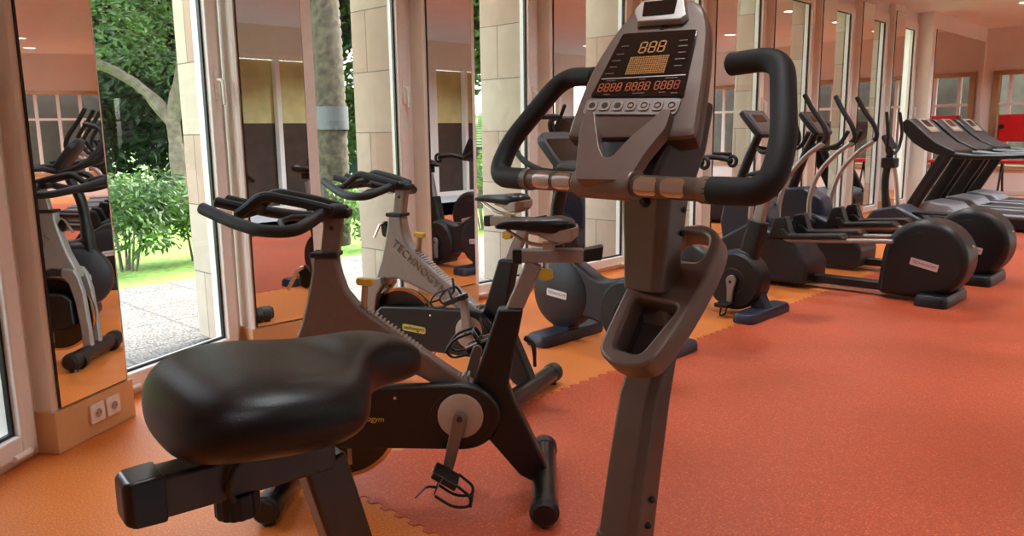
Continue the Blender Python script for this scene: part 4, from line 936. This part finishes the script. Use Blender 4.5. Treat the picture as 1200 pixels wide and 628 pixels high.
# ------------------------------------------------------------------ treadmills
def treadmill():
    t = thing('treadmill', '', 'treadmill')
    b = MB(); b.prism_y([(.02, .03), (.10, .06), (.12, .12), (.04, .19), (-1.82, .155), (-1.88, .13), (-1.88, .05), (-1.80, .03)], -.40, .40); dk = b.build('deck_frame', M['black'], t, bevel=.015)
    b = MB(); b.box(-1.80, -.62, -.26, .26, .156, .186); b.build('running_belt', M['deck'], dk, bevel=.006)
    for s in (1, -1):
        b = MB(); b.prism_y([(-.55, .185), (-1.86, .155), (-1.86, .185), (-.55, .215)], s * .33 - .055, s * .33 + .055); b.build('side_rail', M['grey'], dk, bevel=.008)
        b = MB(); b.cyl((-1.78, s * .30, 0), (-1.78, s * .30, .04), .03, n=14); b.build('rubber_foot', M['black'], dk)
        b = MB(); b.cyl((.0, s * .30, 0), (.0, s * .30, .04), .03, n=14); b.build('rubber_foot', M['black'], dk)
        m = axes((-.06, s * .37, .10), (-.45, 0, .84), (0, 1, 0)); b = MB(); b.loft([[m @ Vector((h, y, z)) for y, z in round2([(-.040, -.075), (.040, -.075), (.040, .075), (-.040, .075)], .03)] for h in (0, .95)]); up = b.build('upright', M['black'], t)
        b = MB(); b.loft([[m @ Vector((h, y + (.041 if s > 0 else -.041), z)) for y, z in ((-.003, -.02), (.003, -.02), (.003, .02), (-.003, .02))] for h in (.02, .93)]); b.build('upright_strip', M['charcoal'], up)
        b = MB(); b.tube([(-.38, s * .37, .97), (-.62, s * .375, .90), (-1.0, s * .375, .885), (-1.36, s * .37, .90)], [.045, .038, .03, .026], 12, k=4); b.build('handrail', M['black'], t)
    b = MB(); o = [(-.06, .18), (-.60, .165), (-.66, .20), (-.56, .285), (-.30, .315), (-.06, .25)]
    b.prism_y(o, -.33, .33); b.build('motor_hood', M['grey'], t, bevel=.025, seg=3)
    # console: a curved dashboard
    o = [(.05, 1.30), (-.02, 1.36), (-.10, 1.31), (-.27, 1.15), (-.40, 1.05), (-.60, .955), (-.60, .90), (-.42, .90), (-.25, .96), (-.10, 1.06), (.02, 1.20)]
    b = MB(); b.prism_y(o, -.42, .42); cs = b.build('console', M['black'], t, bevel=.02, seg=3)
    m = axes((-.155, 0, 1.262), (0, -1, 0), (.17, 0, .16))
    b = MB(); b.prism(round2([(-.20, -.125), (.20, -.125), (.20, .125), (-.20, .125)], .015), m, .0, .012); sp = b.build('display_panel', M['alu'], cs)
    b = MB(); b.prism(round2([(-.12, -.03), (.12, -.03), (.12, .10), (-.12, .10)], .01), m, .012, .015); b.build('screen', M['screen'], sp)
    b = MB(); b.prism(round2([(-.16, -.10), (.16, -.10), (.16, -.05), (-.16, -.05)], .01), m, .012, .016); b.build('keypad', M['disc'], sp)
    return t
tm = treadmill(); g = 'treadmills in a row by the window wall'
T0 = Vector((5.30, 10.42, 0))
for i in range(3):
    o = tm if i == 0 else copy_tree(tm)
    p = T0 + E_ * (1.02 * i)
    put(o, (p.x, p.y), ['nearest of the three black treadmills, its console leftmost', 'middle one of the three black treadmills', 'farthest of the three black treadmills, closest to the red wall cabinet'][i], g)

# ------------------------------------------------------------------ outside
def flat(name, pts, z, m, th=.1):
    b = MB(); b.loft([[(p[0], p[1], q) for p in pts] for q in (z - th, z)]); return struct(b.build(name, m, smooth=False))
flat('lawn', [(-60, -12), (-60, 70), (50, 70), (50, W(20).y), W(40, -4), W(20, -.6), W(0, -.6), (-2.6, 3.4), (-2.9, -12)], -.13, M['grass'])
TD = 2.72
tp = [W(-.05, -.08), W(18, -.08), W(18, -TD), W(-1.4, -TD), Vector((-4.9, 5.2, 0)), Vector((-5.0, -5, 0)), Vector((-2.5, -5, 0)), A_2 + Vector((-.1, 0, 0)), A_1 + Vector((-.1, 0, 0)), A0 + Vector((-.1, .03, 0)), A1 + Vector((-.09, .05, 0))]
b = MB(); b.loft([[MB_.inverted() @ Vector((p[0], p[1], q)) for p in tp] for q in (-.12, -.03)]); o = struct(b.build('terrace', M['paving'], smooth=False)); o.matrix_world = MB_

b = MB(); b.loft([[W(t_, o_, q) for t_, o_ in ((2, OPP + .25), (18, OPP + .25), (18, OPP + 16), (2, OPP + 16))] for q in (-.13, -.03)]); struct(b.build('courtyard', M['paving'], smooth=False))  # unseen paving added to bounce daylight in through the opposite window

def leaves(name, blobs, count, size, m, parent, seed, droop=.2, aspect=.5):
    rnd = random.Random(seed); vs = []; fs = []
    tot = sum(r[3] ** 2 for r in blobs)
    for cx_, cy_, cz_, R_, sq in blobs:
        n = int(count * R_ ** 2 / tot)
        for _ in range(n):
            d = Vector((rnd.gauss(0, 1), rnd.gauss(0, 1), rnd.gauss(0, 1))).normalized()
            q = R_ * (rnd.uniform(.25, 1) ** .5) * (1 + .25 * noise.noise(d * 2.3 + Vector((cx_, cy_, cz_))))
            c = Vector((cx_ + d.x * q, cy_ + d.y * q, cz_ + d.z * q * sq))
            if c.z < .02: continue
            a = Vector((d.x + rnd.gauss(0, .6), d.y + rnd.gauss(0, .6), rnd.gauss(-droop, .5))).normalized()
            w = a.cross(Vector((rnd.gauss(0, 1), rnd.gauss(0, 1), rnd.gauss(0, 1)))).normalized(); nn = a.cross(w)
            L = size * rnd.uniform(.6, 1.3); h = L * aspect * .5; k = len(vs)
            vs += [c, c + a * L * .45 + w * h + nn * h * .4, c + a * L, c + a * L * .45 - w * h + nn * h * .4]
            fs += [(k, k + 1, k + 2), (k, k + 2, k + 3)]
    me = bpy.data.meshes.new(name); me.from_pydata([tuple(v) for v in vs], [], fs)
    return obj(name, me, m, parent, smooth=False)
def tree(label, x, y, h, crown, count, size, m, seed, trunk_r=.16, trunk_to=None, group=None, bm_='bark', lean=(0, 0), nb=9, low=.35, fork=None):
    rnd = random.Random(seed); t = thing('garden_tree', label, 'tree', (x, y, -.13), 0, group)
    b = MB(); zt = trunk_to or h * .62
    b.tube([(0, 0, -.05), (lean[0] * .4, lean[1] * .4, zt * .45), (lean[0], lean[1], zt)], [trunk_r * 1.25, trunk_r, trunk_r * .8], 12, k=4)
    for q in fork or []: b.tube(q, [trunk_r * .85, trunk_r * .6, trunk_r * .4], 10, k=4)
    for i in range(0 if fork else 5):
        a = rnd.uniform(0, 2 * PI); r = crown * rnd.uniform(.5, .9); z0 = zt * rnd.uniform(.55, .95)
        b.tube([(lean[0] * .8, lean[1] * .8, z0), (math.cos(a) * r * .5, math.sin(a) * r * .5, z0 + h * .13), (math.cos(a) * r, math.sin(a) * r, z0 + h * .2)], [trunk_r * .5, trunk_r * .32, trunk_r * .15], 8, k=3)
    b.build('trunk', M[bm_], t)
    bl = []
    for i in range(nb):
        a = rnd.uniform(0, 2 * PI); r = crown * rnd.uniform(.1, .75)
        bl.append((math.cos(a) * r, math.sin(a) * r, h * rnd.uniform(low, .92), crown * rnd.uniform(.38, .62), .75))
    leaves('foliage', bl, count, size, m, t, seed)
    return t
def bush(label, x, y, h, w, count, size, m, seed, group=None, stems=6):
    rnd = random.Random(seed); t = thing('garden_bush', label, 'bush', (x, y, -.13), 0, group)
    b = MB()
    for i in range(stems):
        a = rnd.uniform(0, 2 * PI); r = w * rnd.uniform(.1, .5)
        b.tube([(r * .3 * math.cos(a), r * .3 * math.sin(a), -.03), (r * .6 * math.cos(a), r * .6 * math.sin(a), h * .4), (r * math.cos(a), r * math.sin(a), h * .8)], [.014, .011, .006], 6, k=3)
    b.build('stems', M['bark'], t)
    bl = [(rnd.uniform(-.5, .5) * w, rnd.uniform(-.5, .5) * w, h * rnd.uniform(.32, .82), w * rnd.uniform(.28, .42), .9) for _ in range(8)]
    leaves('foliage', bl, count, size, m, t, seed, droop=.5, aspect=.42)
    return t
g1 = 'leafy bushes along the terrace edge'
bush('leafy bush at the left edge of the first window view', -4.05, 8.1, 1.15, .85, 2600, .085, M['leaf'], 3, g1)
bush('lighter bush beside the stone pier of the first window', -3.55, 8.75, 1.0, .7, 1900, .085, M['leaflight'], 4, g1)
bush('bush with bare stems under the palm trunk behind the spinning handlebars', -1.72, 9.6, .9, .65, 900, .09, M['leaflight'], 5, g1)
bush('bush at the foot of the third window view beside the small saddle', -.35, 11.2, 1.15, .8, 1100, .09, M['leaflight'], 6, g1)
bush('bush glimpsed through the fourth window beside its stone pier', 1.15, 12.2, 1.2, .8, 800, .09, M['leaflight'], 8, g1)
g2 = 'shade trees in the garden'
tree('pale-barked tree with forked trunk and spreading crown in the first window', -6.0, 14.4, 7.6, 3.0, 24000, .115, M['leaf'], 11, .15, 1.75, g2, lean=(-.10, .05), nb=16, low=.40, fork=[[(-.10, .05, 1.65), (-.75, .1, 2.35), (-2.2, .2, 3.2), (-3.0, .2, 4.6)], [(-.10, .05, 1.65), (.15, 0, 2.6), (.35, .1, 3.8), (.2, .2, 5.0)]])
tree('broad dark tree at the back left of the first window', -11.0, 21, 8.5, 4.2, 14000, .36, M['leafdark'], 12, .3, 4, g2, nb=14, low=.12)
tree('dark tree closing the view behind the forked trunk', -7.0, 23, 8.0, 3.8, 14000, .36, M['leafdark'], 13, .3, 4, g2, nb=14, low=.10)
tree('mid green tree standing left of the palm trunk', -4.6, 18.5, 7.6, 2.6, 9000, .27, M['leaf'], 14, .2, 4, g2, nb=12, low=.15)
tree('dark leafy tree standing right of the palm trunk', -2.5, 17.5, 7.4, 2.2, 9000, .26, M['leafdark'], 15, .2, 4.6, g2, nb=11, low=.50)
tree('bright green tree filling the third window', -.4, 19.5, 7.4, 2.4, 9000, .26, M['leaf'], 16, .2, 4.5, g2, nb=12, low=.45)
tree('green tree behind the fourth window pier', 3.2, 20, 7.6, 2.8, 8000, .3, M['leaf'], 17, .22, 4, g2, nb=11, low=.25)
tree('dark bushy tree far left beyond the first window', -15, 17, 8, 3.8, 9000, .4, M['leafdark'], 18, .28, 4, g2, nb=12, low=.1)
g3 = 'dark shrubs under the garden trees'
bush('dark shrub mass behind the forked trunk in the first window', -7.6, 19.3, 3.4, 2.3, 5000, .28, M['leafdark'], 21, g3)
bush('dark shrub mass at the far left of the first window', -10.4, 19.8, 3.4, 2.3, 5000, .28, M['leafdark'], 22, g3)
bush('dark shrub mass behind the pier between first window and palm', -5.3, 21.2, 3.0, 2.0, 4000, .28, M['leafdark'], 23, g3)
# palm with a metal band
t = thing('palm_tree', 'thick palm trunk with a grey metal band seen through the second window', 'palm tree', (-2.22, 9.9, -.13))
b = MB(); R_ = []
for i in range(90):
    z = i * .055; rr = .165 + .02 * math.sin(z * 1.1) - .05 * max(0, (z - 2.6) / 2.4)
    R_.append([( (rr + (.012 if (i + j) % 2 else -.006) + .01 * noise.noise(Vector((i * .7, j * .9, 0)))) * math.cos(2 * PI * (j + .5 * (i % 2)) / 22), (rr + (.012 if (i + j) % 2 else -.006)) * math.sin(2 * PI * (j + .5 * (i % 2)) / 22), z) for j in range(22)])
b.loft(R_); b.build('trunk', M['palmbark'], t)
b = MB(); b.cyl((0, 0, 1.44), (0, 0, 1.72), .216, .216, 32); b.build('metal_band', M['band'], t)
fr = []
rnd = random.Random(40); vs = []; fs = []
def frond(vs, fs, base, az, L, rise, wid, n=16):
    d = Vector((math.cos(az), math.sin(az), 0)); s = Vector((-d.y, d.x, 0)); P = []
    for i in range(n + 1):
        u = i / n; P.append(Vector(base) + d * (L * u * (1 - .15 * u)) + Vector((0, 0, rise * math.sin(u * 1.9) - L * .35 * u * u)))
    for i in range(1, n):
        for sg in (1, -1):
            for e in range(2):
                p = P[i] + (P[i + 1] - P[i]) * (e * .5); tt = (P[i + 1] - P[i]).normalized(); w = wid * math.sin(PI * (.12 + .85 * i / n)); k = len(vs)
                vs += [p, p + tt * .03, p + s * sg * w + tt * w * .6 - Vector((0, 0, w * .35))]; fs.append((k, k + 1, k + 2))
for i in range(16): frond(vs, fs, (0, 0, 4.9), i * 2 * PI / 16 + .2, 2.4, 1.2, .45)
me = bpy.data.meshes.new('fronds'); me.from_pydata([tuple(v) for v in vs], [], fs); obj('fronds', me, M['leaf'], t, smooth=False)
t = thing('palm_tree', 'small young palm in the third window beside the stone pier', 'palm tree', (-.55, 14.6, -.13))
b = MB(); b.tube([(0, 0, 0), (.03, 0, .6), (0, 0, 1.05)], [.09, .07, .06], 10, k=3); b.build('trunk', M['palmbark'], t)
vs, fs = [], []
for i in range(13): frond(vs, fs, (0, 0, 1.05), i * 2 * PI / 13, 1.1, .9, .22)
me = bpy.data.meshes.new('fronds'); me.from_pydata([tuple(v) for v in vs], [], fs); obj('fronds', me, M['leaflight'], t, smooth=False)
# white house beyond the garden
t = thing('garden_house', 'low white house with dark windows beyond the garden', 'house', (-3.5, 27, -.13), .05)
b = MB(); b.box(-2.4, 4.6, 0, 5, 0, 1.75); b.build('wall', M['house'], t)
b = MB(); b.box(-2.6, 4.8, -.2, 5.2, 1.751, 1.95); b.build('roof', M['house'], t)
for x in (-1.6, -.5, .7, 2.0, 3.3):
    b = MB(); b.box(x - .25, x + .25, -.05, -.002, .55, 1.35); w_ = b.build('window', M['housewin'], t, smooth=False)
    b = MB(); b.box(x - .015, x + .015, -.07, -.051, .55, 1.35); b.build('glazing_bar', M['house'], w_, smooth=False)
t = thing('garden_wall', 'dark low boundary fence in front of the white house', 'fence', (-3.5, 24.5, -.13))
b = MB()
for i in range(40): b.box(-6 + i * .3, -6 + i * .3 + .26, 0, .04, .05, .95)
b.box(-6, 6, .041, .08, .2, .3).box(-6, 6, .041, .08, .7, .8); b.build('boards', M['housewin'], t)

# ------------------------------------------------------------------ light and camera
w = bpy.data.worlds.new('sky'); SC.world = w; w.use_nodes = True
nt = w.node_tree; bg = nt.nodes['Background']
sky = nt.nodes.new('ShaderNodeTexSky'); sky.sky_type = 'NISHITA'; sky.sun_disc = False; sky.sun_elevation = math.radians(58); sky.sun_rotation = math.radians(40); sky.air_density = 1.0; sky.dust_density = 3.5; sky.ozone_density = 1.0
hs = nt.nodes.new('ShaderNodeHueSaturation'); hs.inputs['Saturation'].default_value = .45
nt.links.new(sky.outputs[0], hs.inputs['Color']); nt.links.new(hs.outputs[0], bg.inputs['Color']); bg.inputs['Strength'].default_value = 2.2
sd = bpy.data.lights.new('sun', 'SUN'); sd.energy = 7.0; sd.angle = math.radians(1.5); sd.color = (1, .95, .86)
so = bpy.data.objects.new('sun', sd); COL.objects.link(so)
to_sun = (E_ * .62 - N_ * -.10 + Vector((0, 0, 1.0))).normalized()
so.rotation_euler = to_sun.to_track_quat('Z', 'Y').to_euler()
for i, p in enumerate(LAMPS):
    ld = bpy.data.lights.new('lamp_light', 'AREA'); ld.shape = 'DISK'; ld.size = .17; ld.energy = (33 + 3 * i) if i < 8 else (25 + 3.2 * (i - 8)) if i < 14 else (22, 26, 105, 70)[i - 14] if i < 18 else (40, 80, 130, 130, 130, 110)[i - 18]; ld.color = (.86, .95, 1)  # added fill light inside each ceiling fitting
    lo = bpy.data.objects.new('lamp_light', ld); COL.objects.link(lo); lo.location = (p.x, p.y, CEIL + .09)

cd = bpy.data.cameras.new('camera'); cam = bpy.data.objects.new('camera', cd); COL.objects.link(cam); SC.camera = cam
cd.sensor_width = 36; cd.lens = 36 * 920 / 1200; cd.clip_start = .05; cd.clip_end = 300
pt = math.atan(159 / 920); ro = math.radians(.75)
fw = Vector((0, math.cos(pt), -math.sin(pt))); up = Vector((0, math.sin(pt), math.cos(pt))); rt = Vector((1, 0, 0))
r2 = rt * math.cos(ro) - up * math.sin(ro); u2 = up * math.cos(ro) + rt * math.sin(ro)
mm = Matrix((r2, u2, -fw)).transposed().to_4x4(); mm.translation = (0, 0, 1.25); cam.matrix_world = mm
cd.dof.use_dof = True; cd.dof.focus_distance = 1.45; cd.dof.aperture_fstop = 40

vs_ = SC.view_settings; SC.display_settings.display_device = 'sRGB'
vs_.view_transform = 'Standard'; vs_.look = 'None'; vs_.gamma = 1.0; vs_.exposure = 0.0; vs_.use_curve_mapping = False
SC.cycles.max_bounces = 10; SC.cycles.diffuse_bounces = 5; SC.cycles.glossy_bounces = 5; SC.cycles.transparent_max_bounces = 16; SC.cycles.caustics_reflective = False; SC.cycles.caustics_refractive = False
SC.cycles.use_denoising = True; SC.cycles.sample_clamp_indirect = 6
